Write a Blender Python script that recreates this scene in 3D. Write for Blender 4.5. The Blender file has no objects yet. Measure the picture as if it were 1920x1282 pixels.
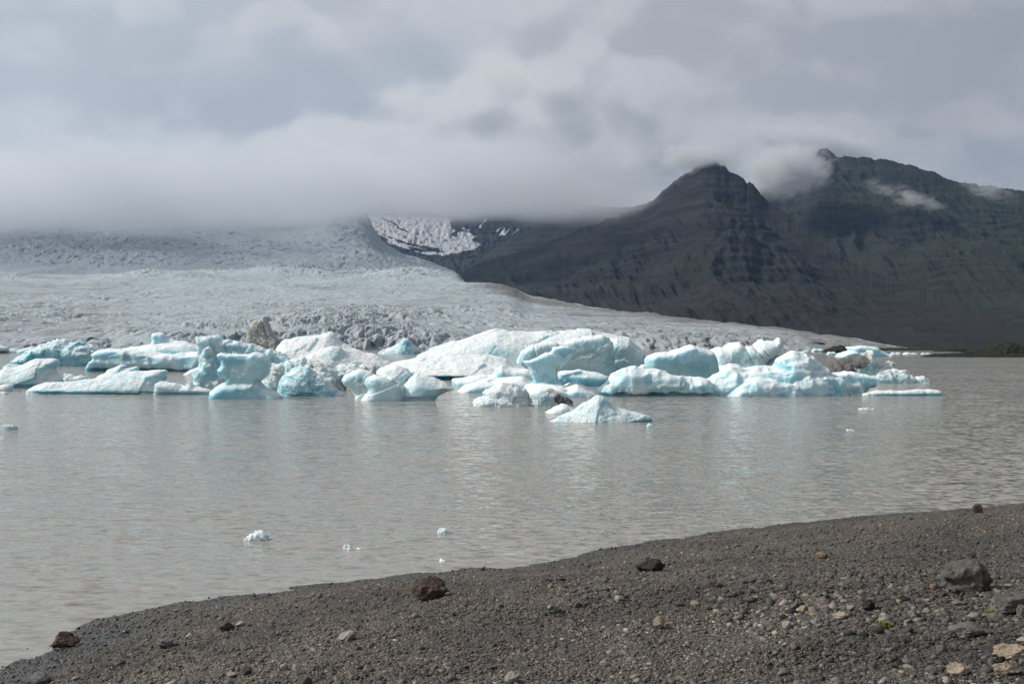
import bpy, math, random
import numpy as np
from mathutils import Vector

# ------------------------------------------------------------------ basics
F = 2133.0          # focal length in photograph pixels (40 mm on a 36 mm sensor, 1920 wide)
HZ = 648.0          # horizon row of the photograph
H = 5.0             # eye height above the lake in metres
R = math.radians
sc = bpy.context.scene
COL = sc.collection
random.seed(7)

def yw(py):                     # distance at which row py meets the water
    return H * F / (py - HZ)

def pt(px, py, Y):
    return ((px - 960.0) / F * Y, Y, H + (HZ - py) / F * Y)

# ------------------------------------------------------------------ noise
def _hash(ix, iy, iz, seed):
    h = (ix.astype(np.uint32) * np.uint32(374761393) + iy.astype(np.uint32) * np.uint32(668265263)
         + iz.astype(np.uint32) * np.uint32(2246822519) + np.uint32((seed * 3266489917) & 0xffffffff))
    h = (h ^ (h >> np.uint32(13))) * np.uint32(1274126177)
    h = (h ^ (h >> np.uint32(16))) * np.uint32(2246822519)
    return ((h ^ (h >> np.uint32(15))) & np.uint32(0xffffff)).astype(np.float32) / np.float32(0xffffff)

def n3(x, y, z, seed=0):
    x = np.asarray(x, np.float32); y = np.asarray(y, np.float32); z = np.asarray(z, np.float32)
    fx, fy, fz = np.floor(x), np.floor(y), np.floor(z)
    ix, iy, iz = fx.astype(np.int32), fy.astype(np.int32), fz.astype(np.int32)
    tx, ty, tz = x - fx, y - fy, z - fz
    tx = tx * tx * tx * (tx * (tx * 6 - 15) + 10)
    ty = ty * ty * ty * (ty * (ty * 6 - 15) + 10)
    tz = tz * tz * tz * (tz * (tz * 6 - 15) + 10)
    out = 0
    for dz in (0, 1):
        wz = tz if dz else 1 - tz
        for dy in (0, 1):
            wy = ty if dy else 1 - ty
            a = _hash(ix, iy + dy, iz + dz, seed)
            b = _hash(ix + 1, iy + dy, iz + dz, seed)
            out = out + wz * wy * (a + (b - a) * tx)
    return out * 2 - 1

def n2(x, y, seed=0):
    x = np.asarray(x, np.float32); y = np.asarray(y, np.float32)
    fx, fy = np.floor(x), np.floor(y)
    ix, iy = fx.astype(np.int32), fy.astype(np.int32)
    iz = np.zeros_like(ix)
    tx, ty = x - fx, y - fy
    tx = tx * tx * tx * (tx * (tx * 6 - 15) + 10)
    ty = ty * ty * ty * (ty * (ty * 6 - 15) + 10)
    a, b = _hash(ix, iy, iz, seed), _hash(ix + 1, iy, iz, seed)
    c, d = _hash(ix, iy + 1, iz, seed), _hash(ix + 1, iy + 1, iz, seed)
    return ((a + (b - a) * tx) * (1 - ty) + (c + (d - c) * tx) * ty) * 2 - 1

def fbm2(x, y, o=4, seed=0, g=0.5):
    s, a = 0, 1.0
    for k in range(o):
        s = s + a * n2(x * 2 ** k + 17.3 * k, y * 2 ** k - 9.1 * k, seed + k); a *= g
    return s

def ridge2(x, y, o=3, seed=0, g=0.5):
    s, a = 0, 1.0
    for k in range(o):
        s = s + a * (1 - 2 * np.abs(n2(x * 2 ** k + 5.7 * k, y * 2 ** k + 3.1 * k, seed + k))); a *= g
    return s

def fbm3(x, y, z, o=3, seed=0, g=0.5):
    s, a = 0, 1.0
    for k in range(o):
        s = s + a * n3(x * 2 ** k + 7.7 * k, y * 2 ** k, z * 2 ** k - 3.3 * k, seed + k); a *= g
    return s

def sstep(a, b, x):
    t = np.clip((x - a) / (b - a), 0, 1)
    return t * t * (3 - 2 * t)

# ------------------------------------------------------------------ meshes
def mesh_np(name, V, Q, mat=None, attrs=None, smooth=True, tris=False):
    n = 3 if tris else 4
    V = np.ascontiguousarray(V, np.float32); Q = np.ascontiguousarray(Q, np.int32)
    me = bpy.data.meshes.new(name)
    me.vertices.add(len(V)); me.vertices.foreach_set('co', V.ravel())
    me.loops.add(Q.size); me.loops.foreach_set('vertex_index', Q.ravel())
    me.polygons.add(len(Q))
    me.polygons.foreach_set('loop_start', np.arange(0, Q.size, n, dtype=np.int32))
    me.polygons.foreach_set('loop_total', np.full(len(Q), n, np.int32))
    if smooth:
        me.polygons.foreach_set('use_smooth', np.ones(len(Q), bool))
    me.update(calc_edges=True)
    for k, a in (attrs or {}).items():
        a = np.asarray(a, np.float32)
        if a.ndim == 1:
            at = me.attributes.new(k, 'FLOAT', 'POINT'); at.data.foreach_set('value', a)
        else:
            at = me.attributes.new(k, 'FLOAT_COLOR', 'POINT')
            at.data.foreach_set('color', np.concatenate([a, np.ones((len(a), 1), np.float32)], 1).ravel())
    if mat: me.materials.append(mat)
    return me

def link(name, me, label=None, cat=None, group=None, kind=None, loc=(0, 0, 0), parent=None):
    o = bpy.data.objects.new(name, me); COL.objects.link(o); o.location = loc
    if label: o['label'] = label
    if cat: o['category'] = cat
    if group: o['group'] = group
    if kind: o['kind'] = kind
    if parent: o.parent = parent
    return o

def grid_faces(nr, nc):
    i = np.arange(nr - 1)[:, None] * nc + np.arange(nc - 1)[None, :]
    return np.stack([i, i + 1, i + nc + 1, i + nc], -1).reshape(-1, 4)

EDG = [(0, 1), (2, 3), (4, 5), (6, 7), (0, 2), (1, 3), (4, 6), (5, 7), (0, 4), (1, 5), (2, 6), (3, 7)]
CRN = np.array([(i & 1, (i >> 1) & 1, (i >> 2) & 1) for i in range(8)])

def surface_nets(Fv, org, step):
    ins = Fv < 0
    cnt = sum(ins[dx:ins.shape[0] - 1 + dx, dy:ins.shape[1] - 1 + dy, dz:ins.shape[2] - 1 + dz].astype(np.int8) for dx, dy, dz in CRN)
    idx = np.argwhere((cnt > 0) & (cnt < 8))
    vals = np.stack([Fv[idx[:, 0] + c[0], idx[:, 1] + c[1], idx[:, 2] + c[2]] for c in CRN], 1)
    vals = np.clip(vals, -3, 3)
    acc = np.zeros((len(idx), 3)); num = np.zeros(len(idx))
    for a, b in EDG:
        m = (vals[:, a] < 0) != (vals[:, b] < 0)
        t = np.where(m, vals[:, a] / np.where(m, vals[:, a] - vals[:, b], 1), 0)
        acc += np.where(m[:, None], CRN[a] + t[:, None] * (CRN[b] - CRN[a]), 0); num += m
    V = (idx + acc / num[:, None]) * np.array(step) + np.array(org)
    cid = np.full(cnt.shape, -1, np.int32); cid[idx[:, 0], idx[:, 1], idx[:, 2]] = np.arange(len(idx))
    Q = []
    nx, ny, nz = Fv.shape
    d = ins[:-1, 1:-1, 1:-1] != ins[1:, 1:-1, 1:-1]
    i, j, k = np.nonzero(d); j = j + 1; k = k + 1; f = ins[i, j, k]
    q = np.stack([cid[i, j - 1, k - 1], cid[i, j, k - 1], cid[i, j, k], cid[i, j - 1, k]], 1)
    q[~f] = q[~f][:, ::-1]; Q.append(q)
    d = ins[1:-1, :-1, 1:-1] != ins[1:-1, 1:, 1:-1]
    i, j, k = np.nonzero(d); i = i + 1; k = k + 1; f = ins[i, j, k]
    q = np.stack([cid[i - 1, j, k - 1], cid[i - 1, j, k], cid[i, j, k], cid[i, j, k - 1]], 1)
    q[~f] = q[~f][:, ::-1]; Q.append(q)
    d = ins[1:-1, 1:-1, :-1] != ins[1:-1, 1:-1, 1:]
    i, j, k = np.nonzero(d); i = i + 1; j = j + 1; f = ins[i, j, k]
    q = np.stack([cid[i - 1, j - 1, k], cid[i, j - 1, k], cid[i, j, k], cid[i - 1, j, k]], 1)
    q[~f] = q[~f][:, ::-1]; Q.append(q)
    return V, np.concatenate(Q)

def normals(V, Q):
    n = np.cross(V[Q[:, 2]] - V[Q[:, 0]], V[Q[:, 3 if Q.shape[1] > 3 else 1]] - V[Q[:, 1 if Q.shape[1] > 3 else 0]])
    N = np.zeros_like(V)
    for k in range(Q.shape[1]):
        np.add.at(N, Q[:, k], n)
    return N / np.maximum(np.linalg.norm(N, axis=1, keepdims=True), 1e-9)

def upsample(a, shape):
    for ax in range(a.ndim):
        m = a.shape[ax]; t = np.linspace(0, m - 1, shape[ax]); i = np.clip(t.astype(int), 0, m - 2)
        w = (t - i).astype(np.float32); sh = [1] * a.ndim; sh[ax] = -1; w = w.reshape(sh)
        a = np.take(a, i, ax) * (1 - w) + np.take(a, i + 1, ax) * w
    return a

def seg_dist(x, z, a, b):
    ax, az = a; bx, bz = b
    dx, dz = bx - ax, bz - az
    t = np.clip(((x - ax) * dx + (z - az) * dz) / max(dx * dx + dz * dz, 1e-12), 0, 1)
    return np.hypot(x - ax - t * dx, z - az - t * dz)

def poly_sd(x, z, P):
    d = np.full(x.shape, 1e9); inside = np.zeros(x.shape, bool)
    for i in range(len(P)):
        a, b = P[i], P[(i + 1) % len(P)]
        d = np.minimum(d, seg_dist(x, z, a, b))
        c = ((a[1] > z) != (b[1] > z))
        xi = (b[0] - a[0]) * (z - a[1]) / ((b[1] - a[1]) or 1e-12) + a[0]
        inside ^= c & (x < xi)
    return np.where(inside, d, -d)

# ------------------------------------------------------------------ node helper
class NT:
    def __init__(s, tree):
        s.t = tree; s.n = tree.nodes; s.l = tree.links
    def new(s, typ, **kw):
        n = s.n.new(typ)
        for k, v in kw.items():
            setattr(n, k, v)
        return n
    def put(s, sock, v):
        if isinstance(v, bpy.types.NodeSocket): s.l.new(v, sock)
        elif isinstance(v, (tuple, list)) and len(v) == 3 and sock.type == 'RGBA': sock.default_value = (*v, 1)
        else: sock.default_value = v
    def math(s, op, a, b=0.0, c=None, clamp=False):
        n = s.new('ShaderNodeMath', operation=op, use_clamp=clamp)
        s.put(n.inputs[0], a); s.put(n.inputs[1], b)
        if c is not None: s.put(n.inputs[2], c)
        return n.outputs[0]
    def mix(s, f, a, b, blend='MIX'):
        n = s.new('ShaderNodeMix', data_type='RGBA', blend_type=blend)
        s.put(n.inputs[0], f); s.put(n.inputs[6], a); s.put(n.inputs[7], b)
        return n.outputs[2]
    def noise(s, vec, scale, detail=4, rough=0.55, dist=0.0, out=0):
        n = s.new('ShaderNodeTexNoise'); s.put(n.inputs['Vector'], vec)
        n.inputs['Scale'].default_value = scale; n.inputs['Detail'].default_value = detail
        n.inputs['Roughness'].default_value = rough; n.inputs['Distortion'].default_value = dist
        return n.outputs[out]
    def rng(s, v, a, b, c=0.0, d=1.0, smooth=True):
        n = s.new('ShaderNodeMapRange', interpolation_type='SMOOTHSTEP' if smooth else 'LINEAR')
        s.put(n.inputs[0], v)
        for i, q in enumerate((a, b, c, d)): s.put(n.inputs[i + 1], q)
        return n.outputs[0]
    def mapping(s, vec, scale=(1, 1, 1), rot=(0, 0, 0), loc=(0, 0, 0)):
        n = s.new('ShaderNodeMapping'); s.put(n.inputs[0], vec)
        n.inputs[1].default_value = loc; n.inputs[2].default_value = rot; n.inputs[3].default_value = scale
        return n.outputs[0]
    def attr(s, name, out=2):
        n = s.new('ShaderNodeAttribute', attribute_name=name); return n.outputs[out]
    def ramp(s, v, pts):
        n = s.new('ShaderNodeValToRGB'); s.put(n.inputs[0], v)
        r = n.color_ramp
        while len(r.elements) < len(pts): r.elements.new(0.5)
        for e, (p, c) in zip(r.elements, pts):
            e.position = p; e.color = (*c, 1) if isinstance(c, tuple) else (c, c, c, 1)
        return n.outputs[0]
    def bump(s, h, strength=1.0, dist=1.0, normal=None):
        n = s.new('ShaderNodeBump'); s.put(n.inputs['Height'], h)
        n.inputs['Strength'].default_value = strength; n.inputs['Distance'].default_value = dist
        if normal is not None: s.put(n.inputs['Normal'], normal)
        return n.outputs[0]

def material(name):
    m = bpy.data.materials.new(name); m.use_nodes = True
    m.node_tree.nodes.clear()
    t = NT(m.node_tree)
    out = t.new('ShaderNodeOutputMaterial')
    return m, t, out

def principled(t, out, color, rough=0.6, normal=None, spec=0.5, **kw):
    p = t.new('ShaderNodeBsdfPrincipled')
    t.put(p.inputs['Base Color'], color); t.put(p.inputs['Roughness'], rough)
    t.put(p.inputs['Specular IOR Level'], spec)
    if normal is not None: t.put(p.inputs['Normal'], normal)
    for k, v in kw.items(): t.put(p.inputs[k.replace('_', ' ')], v)
    t.l.new(p.outputs[0], out.inputs[0])
    return p

# ------------------------------------------------------------------ materials
def mat_ice():
    m, t, out = material('glacier_ice')
    geo = t.new('ShaderNodeNewGeometry'); pos = geo.outputs['Position']
    sep = t.new('ShaderNodeSeparateXYZ'); t.l.new(geo.outputs['Normal'], sep.inputs[0])
    sc_ = t.attr('grain')                                  # texture size follows the berg's own size
    vec = t.new('ShaderNodeVectorMath', operation='SCALE'); t.put(vec.inputs[0], pos); t.put(vec.inputs['Scale'], sc_)
    v = vec.outputs[0]
    big = t.noise(v, 0.35, 4, 0.6); mid = t.noise(v, 1.3, 5, 0.6); fine = t.noise(v, 5.0, 5, 0.7)
    up = t.math('ADD', sep.outputs[2], t.math('MULTIPLY', t.math('SUBTRACT', mid, 0.5), 0.7))
    up = t.math('ADD', up, t.math('MULTIPLY', t.math('SUBTRACT', big, 0.5), 0.5))
    snow = t.rng(up, 0.26, 0.92)
    blue = t.attr('blue')
    deep = t.math('ADD', blue, t.math('MULTIPLY', t.math('SUBTRACT', big, 0.5), 0.7), clamp=True)
    ice = t.ramp(deep, [(0.0, (0.76, 0.84, 0.855)), (0.45, (0.54, 0.765, 0.81)), (1.0, (0.19, 0.53, 0.64))])
    snowc = t.mix(fine, (0.77, 0.785, 0.79), (0.87, 0.875, 0.875))
    snowc = t.mix(t.math('MULTIPLY', blue, 0.38), snowc, (0.60, 0.82, 0.89))
    base = t.mix(snow, ice, snowc)
    dirt = t.attr('dirt')
    dn = t.math('ADD', dirt, t.math('MULTIPLY', t.math('SUBTRACT', t.noise(v, 2.6, 6, 0.72), 0.5), 1.5))
    dm = t.math('MULTIPLY', t.rng(dn, 0.25, 0.85), t.rng(dirt, 0.02, 0.25))
    dc = t.mix(mid, (0.24, 0.215, 0.175), (0.42, 0.385, 0.32))
    dc = t.mix(t.rng(dirt, 0.62, 0.9), dc, t.mix(mid, (0.035, 0.032, 0.03), (0.12, 0.11, 0.10)))
    base = t.mix(t.math('MULTIPLY', dm, 0.93), base, dc)
    grime = t.rng(t.noise(v, 7.0, 6, 0.8), 0.58, 0.78)     # fine grey grit frozen into the snow
    base = t.mix(t.math('MULTIPLY', grime, t.attr('grit')), base, (0.40, 0.39, 0.37))
    rough = t.rng(snow, 0, 1, 0.28, 0.65)
    h = t.math('ADD', t.math('MULTIPLY', mid, 0.8), t.math('MULTIPLY', fine, 0.32))
    hb = t.math('MULTIPLY', t.math('DIVIDE', h, sc_), t.attr('rough'))
    nrm = t.bump(hb, 0.8, 0.75)
    p = principled(t, out, base, rough, nrm, 0.4)
    t.put(p.inputs['Subsurface Weight'], t.math('MULTIPLY', t.math('SUBTRACT', 1.0, dm), 0.60))
    p.inputs['Subsurface Radius'].default_value = (0.25, 0.75, 1.0)
    t.put(p.inputs['Subsurface Scale'], t.math('DIVIDE', 0.9, sc_))
    return m

def mat_rock(name, c1, c2, c3=None, scale=3.0, bump=0.03, rough=0.8):
    m, t, out = material(name)
    tc = t.new('ShaderNodeTexCoord'); v = tc.outputs['Object']
    a = t.noise(v, scale, 6, 0.65); b = t.noise(v, scale * 6, 5, 0.7)
    base = t.mix(t.rng(a, 0.32, 0.68), c1, c2)
    if c3: base = t.mix(t.rng(t.noise(v, scale * 1.7, 5, 0.7, 0.6), 0.55, 0.72), base, c3)
    base = t.mix(t.rng(b, 0.3, 0.7, 0.0, 0.45), base, tuple(q * 0.55 for q in c1))
    h = t.math('ADD', t.math('MULTIPLY', a, 1.0), t.math('MULTIPLY', b, 0.35))
    principled(t, out, base, rough, t.bump(h, 0.8, bump), 0.35)
    return m

def mat_pebble():
    m, t, out = material('beach_pebbles')
    c = t.attr('tint', 0)
    geo = t.new('ShaderNodeNewGeometry')
    n = t.noise(geo.outputs['Position'], 60, 4, 0.7)
    base = t.mix(t.rng(n, 0.3, 0.7, 0, 0.5), c, (0.02, 0.02, 0.02))
    wet = t.attr('wet')
    base = t.mix(wet, base, t.mix(0.55, base, (0.006, 0.006, 0.007)))
    principled(t, out, base, t.rng(wet, 0, 1, 0.75, 0.3), t.bump(n, 0.4, 0.004), 0.4)
    return m

def mat_beach():
    m, t, out = material('black_gravel')
    geo = t.new('ShaderNodeNewGeometry'); pos = geo.outputs['Position']
    vo = t.new('ShaderNodeTexVoronoi'); t.put(vo.inputs['Vector'], pos); vo.inputs['Scale'].default_value = 48
    hsv = t.new('ShaderNodeSeparateColor'); t.l.new(vo.outputs['Color'], hsv.inputs[0])
    c = t.ramp(hsv.outputs[0], [(0.0, (0.024, 0.022, 0.019)), (0.45, (0.056, 0.051, 0.044)), (0.75, (0.10, 0.089, 0.074)), (0.92, (0.18, 0.155, 0.125)), (1.0, (0.30, 0.27, 0.225))])
    patch = t.noise(pos, 0.35, 4, 0.6)
    c = t.mix(t.rng(patch, 0.4, 0.65, 0, 0.45), c, (0.024, 0.023, 0.022))
    wet = t.attr('wet')
    c = t.mix(wet, c, t.mix(0.6, c, (0.006, 0.006, 0.007)))
    h = t.math('MULTIPLY', vo.outputs['Distance'], -1.0)
    h2 = t.noise(pos, 110, 3, 0.7)
    hh = t.math('ADD', h, t.math('MULTIPLY', h2, 0.3))
    principled(t, out, c, t.rng(wet, 0, 1, 0.8, 0.35), t.bump(hh, 0.9, 0.02), 0.4)
    return m

def mat_water():
    m, t, out = material('silty_lake_water')
    geo = t.new('ShaderNodeNewGeometry'); pos = geo.outputs['Position']
    gust = t.noise(t.mapping(pos, (0.012, 0.03, 1)), 1.0, 3, 0.5)
    # slopes of the ripples, straight from vector noise so that far water keeps its roughness
    def slope(sx, sy, rz, ax, ay, det=2, dist=0.3):
        n = t.noise(t.mapping(pos, (sx, sy, 1), (0, 0, R(rz))), 1.0, det, 0.55, dist, out=1)
        k = t.new('ShaderNodeVectorMath', operation='MULTIPLY_ADD'); t.put(k.inputs[0], n)
        k.inputs[1].default_value = (ax, ay, 0); k.inputs[2].default_value = (-0.5 * ax, -0.5 * ay, 0)
        return k.outputs[0]
    def vadd(p_, q_):
        k = t.new('ShaderNodeVectorMath', operation='ADD'); t.put(k.inputs[0], p_); t.put(k.inputs[1], q_); return k.outputs[0]
    sl = vadd(vadd(slope(1.3, 3.4, 6, 1.1, 1.7), slope(3.6, 6.8, -14, 1.2, 1.4)), vadd(slope(0.2, 0.6, 8, 0.25, 0.45, 1), slope(2.0, 2.8, 40, 0.9, 0.9, 1)))
    vs = t.new('ShaderNodeVectorMath', operation='SCALE'); t.put(vs.inputs[0], sl); t.put(vs.inputs['Scale'], t.rng(gust, 0.3, 0.7, 0.55, 1.1))
    # wind blows onto the shore: the faces turned to the beach are the steep ones
    sp = t.new('ShaderNodeSeparateXYZ'); t.l.new(vs.outputs[0], sp.inputs[0])
    yy = t.math('ADD', t.math('MINIMUM', sp.outputs[1], 0.0), t.math('MULTIPLY', t.math('MAXIMUM', sp.outputs[1], 0.0), 0.25))
    cb = t.new('ShaderNodeCombineXYZ'); t.put(cb.inputs[0], sp.outputs[0]); t.put(cb.inputs[1], yy); cb.inputs[2].default_value = 1.0
    nn = t.new('ShaderNodeVectorMath', operation='NORMALIZE'); t.put(nn.inputs[0], cb.outputs[0])
    nrm = nn.outputs[0]
    c = t.mix(t.noise(t.mapping(pos, (0.01, 0.03, 1)), 1.0, 3), (0.238, 0.230, 0.204), (0.276, 0.266, 0.240))
    p = principled(t, out, c, 0.09, nrm, 0.36)
    p.inputs['IOR'].default_value = 1.33
    return m

def mat_glacier():
    m, t, out = material('crevassed_ice')
    geo = t.new('ShaderNodeNewGeometry'); pos = geo.outputs['Position']
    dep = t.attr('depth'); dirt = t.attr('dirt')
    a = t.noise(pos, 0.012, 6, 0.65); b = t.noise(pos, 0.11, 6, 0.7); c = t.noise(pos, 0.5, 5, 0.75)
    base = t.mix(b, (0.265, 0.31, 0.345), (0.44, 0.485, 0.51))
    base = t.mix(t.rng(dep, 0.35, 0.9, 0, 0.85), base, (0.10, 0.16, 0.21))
    gray = t.math('ADD', t.math('MULTIPLY', dirt, 0.9), t.math('MULTIPLY', t.math('SUBTRACT', a, 0.5), 0.9))
    gray = t.math('ADD', gray, t.math('MULTIPLY', t.math('SUBTRACT', c, 0.5), 0.8))
    base = t.mix(t.rng(gray, 0.15, 0.95, 0, 0.85), base, (0.135, 0.122, 0.11))
    h = t.math('ADD', t.math('MULTIPLY', b, 5.0), t.math('MULTIPLY', c, 1.2))
    principled(t, out, base, 0.7, t.bump(h, 0.7, 1.0), 0.3)
    return m

def mat_mountain(name, moss=0.5, snow=False, brown=1.0):
    m, t, out = material(name)
    geo = t.new('ShaderNodeNewGeometry'); pos = geo.outputs['Position']
    sep = t.new('ShaderNodeSeparateXYZ'); t.l.new(pos, sep.inputs[0])
    nz = t.new('ShaderNodeSeparateXYZ'); t.l.new(geo.outputs['Normal'], nz.inputs[0])
    big = t.noise(pos, 0.0035, 6, 0.62, 0.4); mid = t.noise(pos, 0.016, 7, 0.68); fine = t.noise(pos, 0.08, 6, 0.72)
    band = t.noise(t.mapping(pos, (0.0012, 0.0012, 0.035)), 1.0, 5, 0.65, 0.3)      # lava layers
    rock = t.mix(t.rng(band, 0.38, 0.62), (0.007, 0.0078, 0.0092), (0.029, 0.027, 0.027))  # rock tones set darker, standing in for cloud shadow
    low = t.rng(t.math('ADD', sep.outputs[2], t.math('MULTIPLY', big, 260.0)), 420.0, 180.0)
    scree = t.mix(fine, (0.0145, 0.0122, 0.0128), (0.033, 0.028, 0.028))
    rock = t.mix(t.math('MULTIPLY', low, 0.75 * brown), rock, scree)
    gm = t.math('ADD', t.math('MULTIPLY', mid, 0.6), t.math('MULTIPLY', t.math('ADD', big, nz.outputs[2]), 0.45))
    gm = t.rng(gm, 1.02 - 0.35 * moss, 1.22 - 0.35 * moss)
    gm = t.math('MULTIPLY', gm, t.rng(band, 0.3, 0.6, 0.35, 1.0))
    gm = t.math('MULTIPLY', gm, t.attr('moss'))
    rock = t.mix(gm, rock, t.mix(fine, (0.016, 0.020, 0.008), (0.040, 0.046, 0.018)))
    if snow:
        s = t.math('ADD', t.attr('snow'), t.math('MULTIPLY', t.math('SUBTRACT', t.noise(t.mapping(pos, (0.012, 0.012, 0.02)), 1.0, 5, 0.65, 0.8), 0.5), 0.55))
        rock = t.mix(t.rng(s, 0.50, 0.72), rock, t.mix(fine, (0.30, 0.31, 0.33), (0.44, 0.45, 0.46)))
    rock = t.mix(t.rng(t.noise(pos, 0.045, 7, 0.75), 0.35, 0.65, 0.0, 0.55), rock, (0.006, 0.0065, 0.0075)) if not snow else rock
    h = t.math('ADD', t.math('MULTIPLY', mid, 22.0), t.math('ADD', t.math('MULTIPLY', fine, 9.0), t.math('MULTIPLY', band, 14.0)))
    principled(t, out, rock, 0.9, t.bump(h, 0.8, 1.0), 0.2)
    return m

def mat_cloudlet(name, dens, kx, col=(0.9, 0.92, 0.95), thr=(0.38, 0.72), aniso=0.2, edge=(1.0, 0.0)):
    m, t, out = material(name)
    tc = t.new('ShaderNodeTexCoord')
    ln = t.new('ShaderNodeVectorMath', operation='LENGTH'); t.put(ln.inputs[0], tc.outputs['Object'])
    geo = t.new('ShaderNodeNewGeometry')
    n = t.noise(t.mapping(geo.outputs['Position'], tuple(q * 2.0 for q in kx)), 1.0, 5, 0.62, 0.9)
    fall = t.rng(ln.outputs[1], edge[0], edge[1])
    d = t.math('MULTIPLY', t.rng(t.math('ADD', n, t.math('MULTIPLY', t.math('SUBTRACT', fall, 0.5), 0.42)), *thr), fall)
    v = t.new('ShaderNodeVolumePrincipled')
    t.put(v.inputs['Density'], t.math('MULTIPLY', d, dens))
    v.inputs['Color'].default_value = (*col, 1); v.inputs['Anisotropy'].default_value = aniso
    t.l.new(v.outputs[0], out.inputs['Volume'])
    return m

# ------------------------------------------------------------------ sky
SUN_EL, SUN_AZ = R(40), R(-88)          # azimuth counted from straight ahead, negative to the left
def build_sky():
    w = bpy.data.worlds.new('World'); sc.world = w; w.use_nodes = True
    w.node_tree.nodes.clear(); t = NT(w.node_tree)
    out = t.new('ShaderNodeOutputWorld'); bg = t.new('ShaderNodeBackground')
    sky = t.new('ShaderNodeTexSky', sky_type='NISHITA'); sky.sun_disc = False
    sky.sun_elevation = SUN_EL; sky.sun_rotation = SUN_AZ; sky.dust_density = 2.0
    tc = t.new('ShaderNodeTexCoord'); d = tc.outputs['Generated']
    sep = t.new('ShaderNodeSeparateXYZ'); t.l.new(d, sep.inputs[0])
    x, y, z = sep.outputs
    az = t.math('ARCTAN2', x, y)
    el = t.math('ARCSINE', z)
    cmb = t.new('ShaderNodeCombineXYZ'); t.put(cmb.inputs[0], az); t.put(cmb.inputs[1], t.math('MULTIPLY', el, 1.5)); cmb.inputs[2].default_value = 3.7
    p = t.mapping(d, (1, 1, 1.7), loc=(4.2, 1.7, 0.9))
    nb = t.noise(p, 3.0, 3, 0.5, 0.3)
    ns = t.noise(t.mapping(d, (1, 1, 3.4), loc=(1.3, 2.2, 0)), 5.0, 4, 0.56, 0.5)
    def puffs(loc):
        q = t.mapping(d, (1, 1, 1.35), loc=loc)
        w = t.noise(q, 9.0, 1, 0.5, 0.0, out=1)
        vm = t.new('ShaderNodeVectorMath', operation='MULTIPLY_ADD'); t.put(vm.inputs[0], w); vm.inputs[1].default_value = (0.07, 0.07, 0.07); t.put(vm.inputs[2], q)
        def cell(sc_):
            v = t.new('ShaderNodeTexVoronoi', feature='F1'); t.put(v.inputs['Vector'], vm.outputs[0]); v.inputs['Scale'].default_value = sc_
            return v.outputs['Distance']
        c = t.math('ADD', t.math('MULTIPLY', cell(8.0), -0.55), t.math('MULTIPLY', cell(17.0), -0.40))
        c = t.math('ADD', c, t.math('MULTIPLY', t.noise(q, 26.0, 4, 0.6, 0.0), 0.22))
        return t.math('ADD', c, t.math('MULTIPLY', t.noise(q, 6.0, 4, 0.55, 0.0), 0.55))
    pu = puffs((2.3, 0.4, 0.1)); pv = puffs((2.292, 0.4, 0.130))
    relief = t.rng(t.math('SUBTRACT', pu, pv), -0.20, 0.20, -0.10, 0.10)                    # bright where a billow faces up and left, towards the sun
    def lin(r, g, b):
        f = lambda c: (c / 255 / 12.92) if c < 10.3 else ((c / 255 + 0.055) / 1.055) ** 2.4
        return (f(r), f(g), f(b))
    # high overcast deck, lighter and bluer to the left
    deck = t.ramp(t.rng(az, -0.5, 0.5, smooth=False), [(0.0, lin(199, 208, 216)), (0.35, lin(199, 202, 208)), (0.62, lin(184, 186, 192)), (1.0, lin(160, 163, 172))])
    dn = t.math('ADD', t.math('MULTIPLY', t.math('SUBTRACT', nb, 0.5), 0.9), t.math('MULTIPLY', t.math('SUBTRACT', ns, 0.5), 0.9))
    dn = t.math('ADD', dn, t.math('MULTIPLY', relief, 2.0))
    deck = t.mix(t.rng(dn, -0.30, 0.30), t.mix(0.24, deck, lin(120, 132, 148)), t.mix(0.16, deck, lin(236, 234, 234)))
    # puffy bank that lies on the mountains
    px = [-400, 0, 200, 300, 400, 440, 560, 640, 720, 800, 860, 1000, 1200, 1400, 1600, 1700, 1800, 1920, 2300]
    py = [330, 285, 262, 250, 238, 243, 236, 205, 160, 128, 116, 140, 172, 205, 265, 292, 318, 335, 350]
    fc = t.new('ShaderNodeFloatCurve')
    a0, a1 = -0.62, 0.62
    t.put(fc.inputs['Value'], t.rng(az, a0, a1, smooth=False))
    cu = fc.mapping.curves[0]
    pts = [((math.atan((q - 960) / F) - a0) / (a1 - a0), ((HZ - v) / F) * math.cos(math.atan((q - 960) / F)) * 3.0) for q, v in zip(px, py)]
    pts = [(0.0, 0.40)] + pts + [(1.0, 0.36)]
    while len(cu.points) < len(pts): cu.points.new(0.5, 0.5)
    for c, (u, v) in zip(cu.points, pts): c.location = (min(max(u, 0), 1), v)
    fc.mapping.update()
    edge = t.math('DIVIDE', fc.outputs[0], 3.0)
    below = t.math('SUBTRACT', t.math('ADD', edge, t.math('MULTIPLY', t.math('ADD', pu, 0.17), 0.12)), el)              # > 0 inside the bank
    gap = t.math('MULTIPLY', t.math('MULTIPLY', t.rng(below, -0.085, -0.01), t.math('MULTIPLY', t.rng(az, 0.04, -0.10), t.rng(az, -0.40, -0.26))), 0.50)
    deck = t.mix(gap, deck, lin(160, 171, 184))
    soft = t.math('ADD', t.rng(ns, 0.35, 0.65, 0.008, 0.040), t.rng(az, -0.22, -0.36, 0.0, 0.09))
    mask = t.math('DIVIDE', t.math('ADD', below, t.math('MULTIPLY', soft, 0.4)), soft, clamp=True)
    mask = t.math('MULTIPLY', t.rng(mask, 0, 1), t.rng(az, 0.40, 0.22, 0.35, 1.0))
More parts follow.
